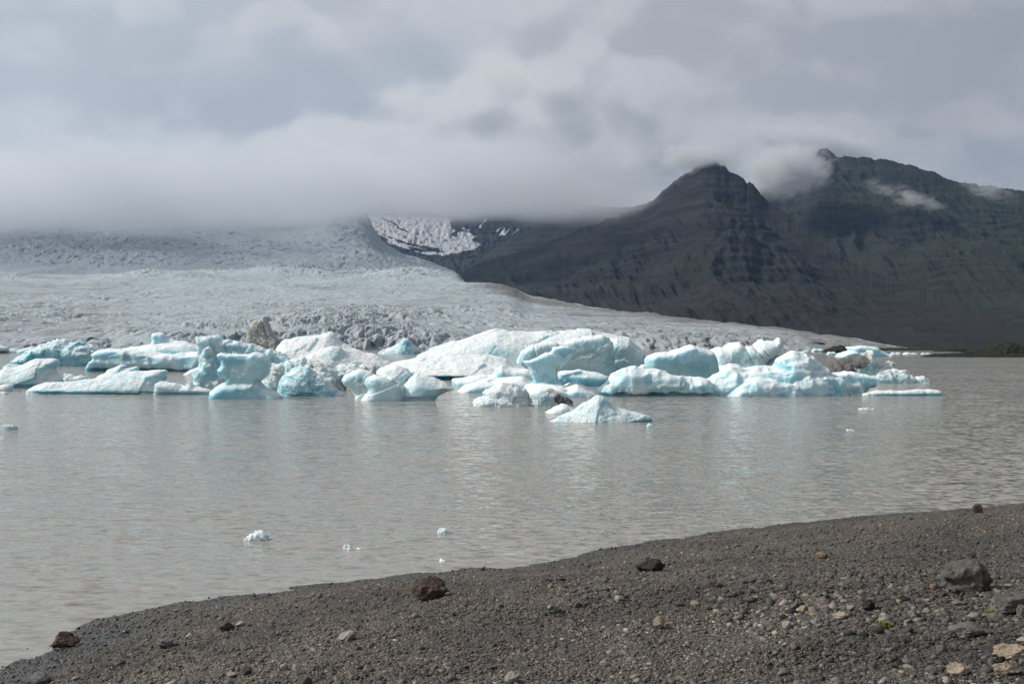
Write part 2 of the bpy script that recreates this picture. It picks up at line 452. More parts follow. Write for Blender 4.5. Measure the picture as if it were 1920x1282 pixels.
    rimc = t.ramp(t.rng(az, -0.5, 0.5, smooth=False), [(0.0, lin(192, 200, 208)), (0.30, lin(205, 208, 212)), (0.5, lin(206, 207, 210)), (0.65, lin(188, 191, 197)), (1.0, lin(170, 173, 180))])
    depth = t.math('ADD', t.math('MULTIPLY', below, 6.0), t.math('MULTIPLY', relief, -3.0))
    depth = t.math('ADD', depth, t.math('MULTIPLY', t.math('SUBTRACT', ns, 0.5), 0.40))
    lowc = t.ramp(t.rng(az, -0.5, 0.5, smooth=False), [(0.0, lin(150, 161, 173)), (0.35, lin(140, 150, 160)), (0.55, lin(130, 136, 145)), (0.75, lin(143, 148, 157)), (1.0, lin(158, 162, 170))])
    bank = t.mix(t.rng(depth, 0.0, 1.05), rimc, lowc)
    streak = t.noise(t.mapping(d, (1, 1, 9.0), loc=(0.3, 0.8, 0)), 6.0, 3, 0.55, 0.0)
    bank = t.mix(t.math('MULTIPLY', t.rng(streak, 0.45, 0.66), t.math('MULTIPLY', t.rng(depth, 0.3, 0.9), 0.25)), bank, lin(180, 184, 190))
    cloud = t.mix(mask, deck, bank)
    # unseen sky overhead and behind the viewer is dimmed to strengthen light contrast
    cloud = t.mix(t.math('MULTIPLY', t.rng(el, 0.33, 0.75), 0.15), cloud, lin(96, 103, 112))
    cloud = t.mix(t.math('MULTIPLY', t.rng(y, 0.30, -0.4), 0.35), cloud, lin(96, 103, 112))
    dt = t.new('ShaderNodeVectorMath', operation='DOT_PRODUCT'); t.put(dt.inputs[0], d)
    dt.inputs[1].default_value = (math.sin(SUN_AZ) * math.cos(SUN_EL), math.cos(SUN_AZ) * math.cos(SUN_EL), math.sin(SUN_EL))
    cloud = t.mix(t.rng(dt.outputs['Value'], 0.55, 1.0), cloud, (1.0, 0.98, 0.95))       # glow added round the unseen sun to brighten the sheen on the water
    skyc = t.new('ShaderNodeVectorMath', operation='SCALE'); t.put(skyc.inputs[0], sky.outputs[0]); skyc.inputs['Scale'].default_value = 0.10
    col = t.mix(0.96, skyc.outputs[0], cloud)
    t.put(bg.inputs[0], col); bg.inputs[1].default_value = 1.0
    t.l.new(bg.outputs[0], out.inputs[0])
build_sky()

L = bpy.data.lights.new('sun', 'SUN'); L.energy = 3.9; L.angle = R(0.6); L.color = (1.0, 0.955, 0.89)
so = bpy.data.objects.new('sun', L); COL.objects.link(so)
sdir = Vector((math.sin(SUN_AZ) * math.cos(SUN_EL), math.cos(SUN_AZ) * math.cos(SUN_EL), math.sin(SUN_EL)))
so.rotation_euler = sdir.to_track_quat('Z', 'Y').to_euler(); so.location = (-40, 20, 60)

cam = bpy.data.cameras.new('camera'); cam.lens = 40.0; cam.sensor_width = 36; cam.clip_end = 60000; cam.clip_start = 0.1
cam.shift_y = (HZ - 641.0) / 1920.0
co = bpy.data.objects.new('camera', cam); COL.objects.link(co)
co.location = (0, 0, H); co.rotation_euler = (R(90), 0, 0); sc.camera = co

# ------------------------------------------------------------------ shore
SHORE_PX = [(0, 1252), (60, 1233), (100, 1216), (140, 1186), (190, 1162), (300, 1136), (400, 1122), (500, 1109), (600, 1097), (700, 1085), (780, 1075), (850, 1068),
            (920, 1066), (990, 1061), (1060, 1045), (1160, 1024), (1270, 1008), (1390, 993), (1500, 980), (1600, 970), (1700, 962), (1830, 953), (1920, 945)]
SHORE = [pt(a, b, yw(b))[:2] for a, b in SHORE_PX]
d0 = np.array(SHORE[0]) - np.array(SHORE[3]); d1 = np.array(SHORE[-1]) - np.array(SHORE[-4])
SHORE = [tuple(np.array(SHORE[0]) + d0 / np.linalg.norm(d0) * 60)] + SHORE + [tuple(np.array(SHORE[-1]) + d1 / np.linalg.norm(d1) * 80)]

def shore_sd(X, Y):
    """signed distance to the waterline, positive on land"""
    X = np.asarray(X, float); Y = np.asarray(Y, float)
    best = np.full(X.shape, 1e9); sign = np.ones(X.shape)
    for (a, b) in zip(SHORE[:-1], SHORE[1:]):
        d = seg_dist(X, Y, a, b)
        s = np.sign((b[0] - a[0]) * (Y - a[1]) - (b[1] - a[1]) * (X - a[0]))
        m = d < best
        sign = np.where(m, s, sign); best = np.where(m, d, best)
    return -best * sign

def ground_z(X, Y):
    d = shore_sd(X, Y)
    z = np.where(d > 0, 0.15 * d + 0.03 * np.minimum(d, 6.0), np.maximum(0.10 * d, -0.9))
    z = z + 0.05 * fbm2(X * 0.35, Y * 0.35, 3, 11) * sstep(0.0, 2.5, d) + 0.035 * fbm2(X * 1.3, Y * 1.3, 3, 12) * sstep(-0.8, 0.4, d)
    return np.minimum(z, 3.35 + 0.02 * (d - 18)), d

def ground_hit(px, py):
    u = (px - 960) / F; v = (HZ - py) / F
    Ys = np.linspace(5, 45, 4000)
    g = ground_z(u * Ys, Ys)[0]
    i = int(np.argmax(H + v * Ys < g))
    return u * Ys[i], Ys[i], float(g[i])

M_BEACH, M_PEB, M_WATER = mat_beach(), mat_pebble(), mat_water()
def build_shore():
    u = np.concatenate([np.linspace(-8, -0.75, 60)[:-1], np.linspace(-0.75, 0.62, 1150), np.linspace(0.62, 8, 60)[1:]])
    Y = np.concatenate([np.linspace(-14, 4.0, 24)[:-1], np.geomspace(4.0, 75, 620)])
    # sideways spread: fan in front of the viewer, never narrower than four metres
    U, YY = np.meshgrid(u, Y); X = U * np.maximum(YY, 4.0)
    Z, d = ground_z(X, YY)
    st = np.abs(n2(X * 21, YY * 21, 31)) * 0.022 + np.abs(n2(X * 44, YY * 44, 33)) * 0.012 + np.abs(n2(X * 7, YY * 7, 34)) * 0.02
    Z = Z + (st - 0.02) * sstep(-0.4, 0.3, d) * sstep(70, 30, YY)
    wet = sstep(1.7, 0.5, d + 0.7 * fbm2(X * 0.6, YY * 0.6, 3, 5))
    me = mesh_np('beach', np.stack([X, YY, Z], -1).reshape(-1, 3), grid_faces(len(Y), len(u)), M_BEACH, {'wet': wet.ravel()})
    link('beach', me, 'dark grey gravel beach sloping down to the lake', None, kind='structure')
build_shore()

def ico(sub):
    import bmesh
    bm = bmesh.new(); bmesh.ops.create_icosphere(bm, subdivisions=sub, radius=1.0)
    bm.verts.ensure_lookup_table()
    V = np.array([v.co[:] for v in bm.verts]); T = np.array([[v.index for v in f.verts] for f in bm.faces]); bm.free()
    return V, T

def build_gravel():
    rng = np.random.default_rng(3)
    V0, T0 = ico(1)
    nv = len(V0)
    # many loose stones; the strip of coarser cobbles lies across the right of the beach
    def sample(n, pxr, pyr, s_med, s_sig, smax):
        px = rng.uniform(*pxr, n); py = rng.uniform(*pyr, n)
        u = (px - 960) / F; v = (HZ - py) / F
        Y = np.full(n, 18.0)
        for _ in range(14):
            g = ground_z(u * Y, Y)[0]
            Y = np.clip(0.5 * Y + 0.5 * (g - H) / v, 5, 60)
        X = u * Y; g, d = ground_z(X, Y)
        s = np.minimum(np.exp(rng.normal(math.log(s_med), s_sig, n)), smax) * (0.75 + 0.25 * Y / 16)
        k = d > -0.1
        return X[k], Y[k], g[k], d[k], s[k]
    parts = [sample(125000, (-220, 2140), (935, 1330), 0.0098, 0.50, 0.05),
             sample(9000, (-200, 2140), (960, 1330), 0.022, 0.40, 0.06),
             sample(1500, (1330, 2080), (1075, 1190), 0.030, 0.45, 0.08),
             sample(1500, (980, 2100), (1015, 1110), 0.022, 0.3, 0.05),
             sample(400, (1560, 2080), (1150, 1290), 0.030, 0.45, 0.08)]
    X, Y, Z, D, S = (np.concatenate([p[i] for p in parts]) for i in range(5))
    n = len(X)
    pal = np.array([(0.040, 0.038, 0.036), (0.058, 0.055, 0.050), (0.082, 0.075, 0.066), (0.105, 0.092, 0.078), (0.15, 0.128, 0.105), (0.23, 0.205, 0.175), (0.070, 0.058, 0.050), (0.14, 0.14, 0.135)])
    w = np.array([.18, .23, .20, .14, .10, .06, .04, .05])
    tint = pal[rng.choice(len(pal), n, p=w)] * rng.uniform(0.75, 1.2, (n, 1))
    warm = sstep(-0.2, 0.5, fbm2(X * 0.22, Y * 0.22, 3, 77))[:, None]
    tone = sstep(-0.55, 0.55, fbm2(X * 0.42, Y * 0.55, 4, 78))[:, None]
    tint = tint * 1.14 * (0.62 + 0.55 * tone) * (0.95 + 0.45 * warm) * np.concatenate([1 + 0.05 * warm, np.ones_like(warm), 1 - 0.03 * warm], 1)
    ax = np.stack([rng.uniform(0.75, 1.45, n), rng.uniform(0.7, 1.1, n), rng.uniform(0.38, 0.75, n)], 1) * S[:, None]
    P = V0[None] * (1 + rng.uniform(-0.36, 0.36, (n, nv, 1))) * ax[:, None, :]
    a = rng.uniform(0, 2 * np.pi, n); b = rng.normal(0, 0.35, n)
    cb, sb = np.cos(b)[:, None], np.sin(b)[:, None]
    x, z = P[..., 0] * cb - P[..., 2] * sb, P[..., 0] * sb + P[..., 2] * cb
    ca, sa = np.cos(a)[:, None], np.sin(a)[:, None]
    x, y = x * ca - P[..., 1] * sa, x * sa + P[..., 1] * ca
    Vs = np.stack([x + X[:, None], y + Y[:, None], z + (Z + rng.uniform(-0.15, 0.3, n) * S)[:, None]], -1).reshape(-1, 3)
    T = (T0[None] + (np.arange(n) * nv)[:, None, None]).reshape(-1, 3)
    wet = sstep(1.7, 0.5, D + 0.7 * fbm2(X * 0.6, Y * 0.6, 3, 5))
    me = mesh_np('gravel', Vs, T, M_PEB, {'tint': np.repeat(tint, nv, 0), 'wet': np.repeat(wet, nv)}, smooth=False, tris=True)
    link('gravel', me, 'loose grey and tan pebbles covering the beach', None, kind='stuff')
build_gravel()

# ------------------------------------------------------------------ lake
def build_water():
    X = np.array([-9000, -2500, -600, -100, 0, 100, 600, 2500, 9000.0]); Y = np.array([-60, 0, 10, 20, 40, 80, 200, 600, 1500.0])
    XX, YY = np.meshgrid(X, Y)
    me = mesh_np('lake_water', np.stack([XX, YY, 0 * XX], -1).reshape(-1, 3), grid_faces(len(Y), len(X)), M_WATER)
    link('lake_water', me, 'calm silty grey glacier lake', None, kind='structure')
build_water()

# ------------------------------------------------------------------ glacier
def cols(px, tab):
    tab = sorted(tab); v = np.interp(px, [a for a, _ in tab], [b for _, b in tab])
    k = 15; w = np.hanning(k + 2)[1:-1]; w /= w.sum()
    return np.convolve(np.pad(v, k // 2, mode='edge'), w, mode='valid')

def build_glacier():
    px = np.concatenate([np.linspace(-1400, -120, 130)[:-1], np.arange(-120, 1800, 1.9)])
    u = (px - 960) / F
    Y0 = cols(px, [(-1400, 1500), (0, 1330), (300, 1290), (600, 1240), (800, 1260), (1000, 1290), (1640, 1270), (1800, 1280)])
    Y0 = Y0 + 10 * n2(px / 40, px * 0, 3)
    p1 = cols(px, [(-1400, 640), (0, 643), (250, 640), (420, 634), (560, 629), (700, 628), (800, 634), (900, 638), (1100, 641), (1240, 640), (1400, 643), (1500, 643), (1600, 650), (1660, 656), (1800, 659)])
    Y2 = cols(px, [(-1400, 2700), (860, 2700), (985, 2680), (1100, 2450), (1300, 2000), (1500, 1640), (1640, 1430), (1700, 1380), (1800, 1350)])
    p2 = cols(px, [(-1400, 528), (0, 533), (300, 535), (600, 533), (800, 533), (880, 536), (960, 545), (990, 559), (1100, 575), (1200, 586), (1300, 598), (1400, 609), (1500, 622), (1600, 636), (1640, 644), (1700, 654), (1800, 662)])
    p3 = cols(px, [(-1400, 522), (0, 527), (600, 528), (860, 527), (885, 560), (1800, 670)])
    p4 = cols(px, [(-1400, 480), (0, 489), (300, 492), (600, 496), (760, 502), (830, 508), (870, 530), (900, 580), (1000, 640), (1800, 700)])
    p5 = cols(px, [(-1400, 345), (0, 352), (400, 355), (620, 362), (676, 395), (695, 418), (717, 456), (755, 480), (811, 496), (855, 513), (872, 535), (900, 600), (1000, 660), (1800, 720)])
    segs = [(0, 26), (1, 380), (2, 60), (3, 90), (4, 230)]
    Yst = [Y0, Y0 + 55, Y2, Y2 + 500, Y2 + 1150, np.maximum(Y2 + 2500, 3600)]
    vst = [np.full_like(px, -6.0 / 1270), *[(HZ - p) / F for p in (p1, p2, p3, p4, p5)]]
    rowsY, rowsV, rowsT = [], [], []
    for s, n in segs:
        t = np.linspace(0, 1, n, endpoint=(s == 4))
        for q in t:
            qq = q ** 1.25 if s == 1 else q
            e = q ** 0.82 if s == 1 else (q if s == 0 else q * q * (3 - 2 * q) * 0.5 + q * 0.5)
            rowsY.append(Yst[s] + (Yst[s + 1] - Yst[s]) * qq)
            v0 = vst[s] if s else (vst[0] - H / Yst[0] * 0 )
            rowsV.append(v0 + (vst[s + 1] - v0) * e); rowsT.append(s + q)
    rowsY.append(rowsY[-1] + 500); rowsV.append(rowsV[-1] - 0.06); rowsT.append(5.2)
    Yg = np.array(rowsY); Vg = np.array(rowsV); T = np.array(rowsT)[:, None] * np.ones_like(px)[None]
    X = Yg * u[None]; Z = H + Vg * Yg
    PX = np.broadcast_to(px, Yg.shape)
    # crevasses: blades of ice between long slots, fanning out from the middle of the tongue
    wx = X + 16 * n2(X / 60, Yg / 60, 41); wy = Yg + 30 * n2(X / 75, Yg / 75, 42)
    def crev(ang, sd):
        al = wy * math.cos(ang) + wx * math.sin(ang); ac = wx * math.cos(ang) - wy * math.sin(ang)
        return sstep(0.0, 0.30, np.abs(n2(ac / 13, al / 38, sd))) * 1.6 - 0.6 + 0.5 * n2(ac / 9, al / 14, sd + 7), sstep(0.0, 0.34, np.abs(n2(ac / 6.0 + 9, al / 13, sd + 1))) * 1.5 - 0.5
    ws = [np.exp(-((PX + 40 * n2(X / 150, Yg / 150, 92) - c_) / w_) ** 2) + 1e-6 for c_, w_ in ((60, 150), (620, 170), (1180, 220))]
    cs_ = [crev(0.55, 51), crev(1.0, 251), crev(-0.75, 451)]
    r1 = sum(w_ * c_[0] for w_, c_ in zip(ws, cs_)) / sum(ws); r2 = sum(w_ * c_[1] for w_, c_ in zip(ws, cs_)) / sum(ws)
    r3 = 1 - np.abs(n2(wx / 26, wy / 19, 53)) * 1.8
    r4 = n2(wx / 2.2, wy / 4, 54)
    zone = sstep(-0.35, 0.45, fbm2(X / 210, Yg / 330, 3, 60))
    mid = np.interp(PX, [-200, 150, 330, 480, 640, 820, 950, 1200, 1500, 1700], [0.5, 0.5, 0.6, 0.8, 1.0, 0.9, 0.7, 0.55, 0.45, 0.2])
    tt = np.clip(T - 1, 0, 1)
    front = np.interp(tt, [0, 0.25, 0.6, 1.0], [1.0, 0.9, 0.55, 0.28])
    up = T > 2
    cr = np.where(up, 0, mid * front)
    fall = sstep(3.6, 4.1, T) * sstep(-0.35, 0.35, fbm2(X / 420, Z / 60, 3, 66) + 0.15)
    humps = sstep(0.05, 0.4, fbm2(X / 500 + 3, Yg / 420, 2, 67)) * sstep(2.1, 2.4, T)
    def hump(cp, ct, rp, rt):
        return np.exp(-((PX - cp) / rp) ** 2 - ((T - ct) / rt) ** 2)
    hp = hump(290, 2.75, 120, 0.32) + hump(770, 2.9, 110, 0.5) + 0.7 * hump(20, 3.0, 90, 0.35) + 0.7 * hump(560, 3.5, 110, 0.3)
    ice = hump(300, 4.05, 190, 0.42) + hump(60, 4.2, 110, 0.35) + hump(690, 4.1, 60, 0.5)
    fall = np.clip(0.35 * fall + 0.9 * ice + 0.9 * sstep(640, 720, PX) * (T > 3) * (T < 5), 0, 1.2); humps = np.clip(0.25 * humps + hp, 0, 1.2)
    arcs = 0.65 + 0.5 * n2(tt * 16 + 2.2 * n2(X / 300, Yg / 300, 90), PX / 420, 91)
    amp = 17.0 * cr * (0.45 + 0.55 * zone) * np.where(up, 1, arcs) + 9.0 * fall + 6.0 * humps * (1 - fall)
    rel = 0.46 * r1 + 0.28 * r2 + 0.26 * r3
    dz = amp * (rel - 0.25) + 0.10 * amp * r4 + np.where(T > 0.8, 1.4 * fbm2(X / 30, Yg / 30, 3, 70), 0)
    edge = np.clip((T - 0.02) * 3, 0, 1)
    Z = Z + dz * edge
    Z = Z + np.where(up, 10 * fbm2(X / 260, Yg / 200, 3, 71), 3 * fbm2(X / 120, Yg / 120, 2, 72)) * np.clip(T - 1, 0, 1) * (T < 5) + 26 * hp * (T < 5) + 30 * ice * (T < 4.9)
    # a craggy front wall
    wall = (T < 1.02) & (T > 0.02)
    Yg = Yg + np.where(wall, 10 * n2(X / 11, Z / 12, 73) + 5 * n2(X / 4, Z / 6, 74), 0) * np.clip(T * 8, 0, 1) * np.clip((1.02 - T) * 8, 0, 1)
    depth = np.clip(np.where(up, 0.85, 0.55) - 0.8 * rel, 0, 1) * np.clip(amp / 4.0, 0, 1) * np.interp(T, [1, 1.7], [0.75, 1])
    marg = np.interp(PX, [-200, 0, 180, 300, 900, 1100, 1300, 1500, 1640, 1700], [0.32, 0.34, 0.26, 0.12, 0.2, 0.38, 0.5, 0.62, 0.85, 1.0]) * (T <= 2)
    nearedge = sstep(0.80, 1.0, tt) * sstep(860, 960, PX) * (T <= 2.1)
    st = sstep(0.1, 0.7, fbm2(X / 300 + Yg / 900, Yg / 60, 3, 80)) + 0.9 * sstep(0.1, 0.6, fbm2(PX / 420 + tt * 1.5, tt * 7 - PX / 260, 3, 81))
    dirt = np.clip(marg + 0.75 * nearedge + 0.22 * st * (T > 1) * (T < 3.6), 0, 1)
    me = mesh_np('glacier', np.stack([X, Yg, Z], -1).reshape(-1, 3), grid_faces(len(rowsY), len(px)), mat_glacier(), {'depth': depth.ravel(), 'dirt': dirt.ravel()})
    link('glacier', me, 'wide crevassed glacier tongue flowing down from the clouds to the lake', None, kind='structure')
build_glacier()

# ------------------------------------------------------------------ mountains
def mountain(name, label, crest, Yc, base, Yb, shape, mat, seed, nr=330, gul=1.0, moss=None, snow=None, step=2.0, pxr=None, terr=11.0, rough=1.0):
    pxr = pxr or (crest[0][0], crest[-1][0])
    px = np.arange(pxr[0], pxr[1] + 1, step); u = (px - 960) / F
    c0 = np.interp(px, [a for a, _ in crest], [b for _, b in crest])
    c = np.convolve(np.pad(c0, 20, mode='edge'), np.hanning(43)[1:-1] / np.hanning(43)[1:-1].sum(), mode='valid')
    jit = c0 - c + 2.4 * n2(px / 11, px * 0, seed) * rough + 1.4 * n2(px / 4, px * 0, seed + 1) * rough
    yc, yb = cols(px, Yc), cols(px, Yb); pb = cols(px, base)
    zc = H + (HZ - c) / F * yc; zb = H + (HZ - pb) / F * yb - 25
    t = np.concatenate([np.linspace(0, 1, nr) ** 0.9, 1 + np.linspace(0, 1, 24)[1:]])[:, None]
    tf = np.minimum(t, 1)
    Y = yb + (yc - yb) * t
    s = np.interp(tf, *zip(*shape))
    vb, vc = zb / yb, zc / yc
    Z = np.where(t <= 1, (vb + (vc - vb) * s) * (yb + (yc - yb) * tf), zc - (zc - zb) * (t - 1) ** 0.9 * 1.1)
    Z = Z - jit / F * Y * np.where(t <= 1, tf ** 9, np.clip(1 - (t - 1) * 6, 0, 1))
    X = Y * u
    win = np.clip(np.sin(np.pi * np.clip(tf, 0, 1)) ** 0.6, 0, 1) * (t <= 1)
    relief = (zc - zb)
    A = X / 120 + 0.003 * Z * n2(X / 900, Y / 900, seed + 12) + 1.1 * n2(X / 240, Z / 170, seed + 2) + 0.5 * n2(X / 90, Z / 60, seed + 13)
    g1 = 1 - 2 * np.abs(n2(A, Z / 520 + tf, seed + 3)); g2 = 1 - 2 * np.abs(n2(X / 46 + 1.2 * n2(X / 90, Z / 60, seed + 9) + 0.5 * n2(X / 30, Z / 25, seed + 14), Z / 120, seed + 4))
    g0 = fbm2(X / 420, Y / 520, 3, seed + 5)
    Z = Z + win * np.minimum(relief / 400, 1.3) * (gul * (15 * g1 + 5 * g2) + 34 * g0 * gul + 7 * fbm2(X / 24, Z / 24, 3, seed + 6))
    ph = Z / 34 + 1.3 * fbm2(X / 320, Y / 320, 2, seed + 7)
    fr = ph - np.floor(ph)
    Z = Z + win * terr * (sstep(0.55, 1.0, fr) - fr) * (0.5 + 0.5 * n2(X / 150, Z / 90, seed + 8)) * 1.5
    at = {'moss': (np.ones_like(Z) if moss is None else moss(px[None] + 0 * Z, tf + 0 * Z)).ravel()}
    if snow is not None: at['snow'] = snow(px[None] + 0 * Z, tf + 0 * Z, X, Y, Z).ravel()
    me = mesh_np(name, np.stack([X, Y, Z], -1).reshape(-1, 3), grid_faces(len(t), len(px)), mat, at)
    link(name, me, label, None, kind='structure')

FS = [(0, 0), (0.15, 0.10), (0.4, 0.36), (0.7, 0.72), (1, 1)]
mountain('conical_mountain', 'dark pyramid shaped mountain with layered cliffs beside the glacier',
    [(820, 530), (850, 514), (900, 492), (960, 476), (1000, 464), (1060, 440), (1110, 422), (1160, 405), (1200, 390), (1225, 376), (1245, 357), (1262, 342), (1275, 334), (1292, 324), (1304, 312), (1318, 304), (1330, 298), (1342, 302), (1352, 312), (1362, 314), (1368, 322), (1384, 326), (1396, 338), (1401, 347), (1404, 341), (1412, 344), (1417, 353), (1440, 378), (1470, 398), (1500, 420), (1530, 447), (1560, 470), (1600, 493), (1650, 515), (1700, 533), (1750, 550), (1800, 567), (1850, 585), (1920, 610), (2000, 632), (2100, 650), (2300, 655)],
    [(820, 4600), (1000, 4500), (1200, 4300), (1335, 4100), (1440, 3900), (1560, 3500), (1750, 2900), (1920, 2300), (2300, 1700)],
    [(820, 560), (900, 560), (985, 566), (1100, 580), (1300, 603), (1500, 627), (1640, 650), (1750, 660), (2300, 662)],
    [(820, 3000), (985, 2600), (1100, 2380), (1300, 1950), (1500, 1600), (1640, 1400), (1750, 1300), (2300, 1250)],
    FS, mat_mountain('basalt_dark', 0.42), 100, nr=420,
    moss=lambda p, t: np.clip(0.25 + 0.6 * sstep(0.80, 1.0, t) * sstep(1440, 1560, p) + 0.35 * sstep(1180, 1300, p) * sstep(0.5, 0.8, t), 0, 1))
mountain('ridge_mountain', 'high dark mossy mountain ridge with cloud shreds, behind the pyramid shaped mountain',
    [(1180, 470), (1300, 420), (1380, 385), (1430, 356), (1470, 343), (1500, 330), (1515, 318), (1525, 303), (1531, 290), (1536, 279), (1541, 276), (1549, 279), (1558, 285), (1566, 293), (1580, 293), (1600, 293), (1640, 298), (1680, 303), (1700, 309), (1720, 314), (1745, 322), (1775, 333), (1790, 341), (1815, 345), (1850, 348), (1880, 351), (1920, 357), (2000, 372), (2150, 400), (2300, 420)],
    [(1180, 5600), (2300, 5400)], [(1180, 560), (1600, 560), (1920, 625), (2300, 640)], [(1180, 4600), (1500, 4300), (1920, 2900), (2300, 2500)],
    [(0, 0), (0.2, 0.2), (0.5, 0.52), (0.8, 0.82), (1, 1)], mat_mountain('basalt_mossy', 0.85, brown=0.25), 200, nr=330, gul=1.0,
    moss=lambda p, t: np.clip(0.75 + 0.3 * sstep(1650, 1900, p) - 0.3 * sstep(0.75, 1, t), 0, 1))
mountain('shoulder_hill', 'hazy dark hillside left of the pyramid shaped mountain',
    [(880, 500), (930, 462), (960, 444), (1000, 430), (1050, 416), (1100, 408), (1150, 398), (1200, 385), (1225, 376), (1260, 365), (1320, 355), (1400, 350), (1460, 352)],
    [(880, 5900), (1460, 5800)], [(880, 540), (1460, 560)], [(880, 4900), (1460, 4800)],
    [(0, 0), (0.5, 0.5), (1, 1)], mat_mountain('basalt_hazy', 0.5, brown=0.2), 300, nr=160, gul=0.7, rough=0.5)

SNOWP = [(690, 400), (760, 402), (838, 408), (846, 424), (852, 438), (868, 428), (882, 430), (886, 444), (897, 456), (884, 466), (868, 472), (842, 472), (815, 464), (790, 462), (762, 452), (738, 446), (716, 438), (700, 428)]
SNOWL = [((700, 432), (742, 456)), ((742, 456), (800, 468)), ((724, 452), (790, 474)), ((790, 474), (830, 476)), ((762, 474), (800, 484)), ((712, 440), (760, 462)), ((921, 446), (938, 426)), ((936, 442), (948, 428)), ((944, 440), (957, 428)), ((960, 440), (972, 430)), ((900, 426), (912, 410))]
def snowf(p, t, X, Y, Z):
    py = HZ - (Z - H) / Y * F
    n = fbm2(p / 16, py / 9, 4, 371, 0.6)
    f = sstep(-2.5, 2.5, poly_sd(p, py, SNOWP) + 5.5 * n)
    f = f * (1 - sstep(2.5, 0.5, np.abs(py - 418 - 0.55 * (p - 735) + 3 * n)) * sstep(700, 720, p) * sstep(775, 760, p))
    for i, (a, b) in enumerate(SNOWL):
        f = np.maximum(f, sstep(0.8, -0.8, seg_dist(p, py, a, b) - (1.9 if i < 6 else 1.3) * (1 + 1.2 * n)))
    return np.clip(f, 0, 1)
mountain('snowy_mountain', 'distant blue grey mountain with patches of old snow under the cloud base',
    [(600, 372), (690, 372), (800, 368), (900, 372), (1000, 382), (1100, 386), (1200, 390)],
    [(600, 8200), (1200, 8200)], [(600, 530), (1200, 530)], [(600, 5800), (1200, 5800)],
    [(0, 0), (0.5, 0.45), (1, 1)], mat_mountain('basalt_snowy', 0.1, snow=True, brown=0.1), 350, nr=230, gul=0.18, snow=snowf, rough=0.6, step=1.2)

# ------------------------------------------------------------------ icebergs
M_ICE = mat_ice()
STY = {   # kind, size px, height px
    'smooth': [('w', 46, 2.2), ('f', 16, 1.0), ('w', 15, 0.4), ('f', 5, 0.4)],
    'snow': [('w', 75, 2.6), ('f', 22, 1.5), ('w', 17, 0.5), ('f', 6, 0.6), ('f', 2.6, 0.35)],
    'scallop': [('w', 55, 1.6), ('r', 34, 4.5), ('r', 15, 1.9), ('f', 6, 0.4)],
    'rubble': [('b', 20, 5.5), ('w', 14, 2.0), ('b', 9, 2.6), ('f', 4, 1.0)],
    'jag': [('w', 26, 3.2), ('r', 18, 3.0), ('w', 10, 1.1), ('b', 8, 1.2), ('f', 3.5, 0.8)],
    'grit': [('w', 26, 2.5), ('f', 14, 1.8), ('b', 6, 1.5), ('f', 2.8, 0.8)],
    'bit': [('w', 12, 4.0), ('b', 7, 3.2), ('r', 4, 1.6)],
}
def facets(x, y, z, seed):
    """broken faces: every cell of a random lattice carries its own tilted plane"""
    ix, iy, iz = (np.floor(q).astype(np.int32) for q in (x, y, z))
    best = np.full(x.shape, 1e9); out = np.zeros(x.shape)
    for dx in (-1, 0, 1):
        for dy in (-1, 0, 1):
            for dz in (-1, 0, 1):
                cx, cy, cz = ix + dx, iy + dy, iz + dz
                px, py, pz = x - (cx + _hash(cx, cy, cz, seed)), y - (cy + _hash(cx, cy, cz, seed + 1)), z - (cz + _hash(cx, cy, cz, seed + 2))
                d = px * px + py * py + pz * pz
                v = (px * (_hash(cx, cy, cz, seed + 3) - 0.5) + py * (_hash(cx, cy, cz, seed + 4) - 0.5) + pz * (_hash(cx, cy, cz, seed + 5) - 0.5)) * 2.4 + (_hash(cx, cy, cz, seed + 6) - 0.5) * 0.45
                m = d < best; best = np.where(m, d, best); out = np.where(m, v, out)
    return out
_seed = [500]
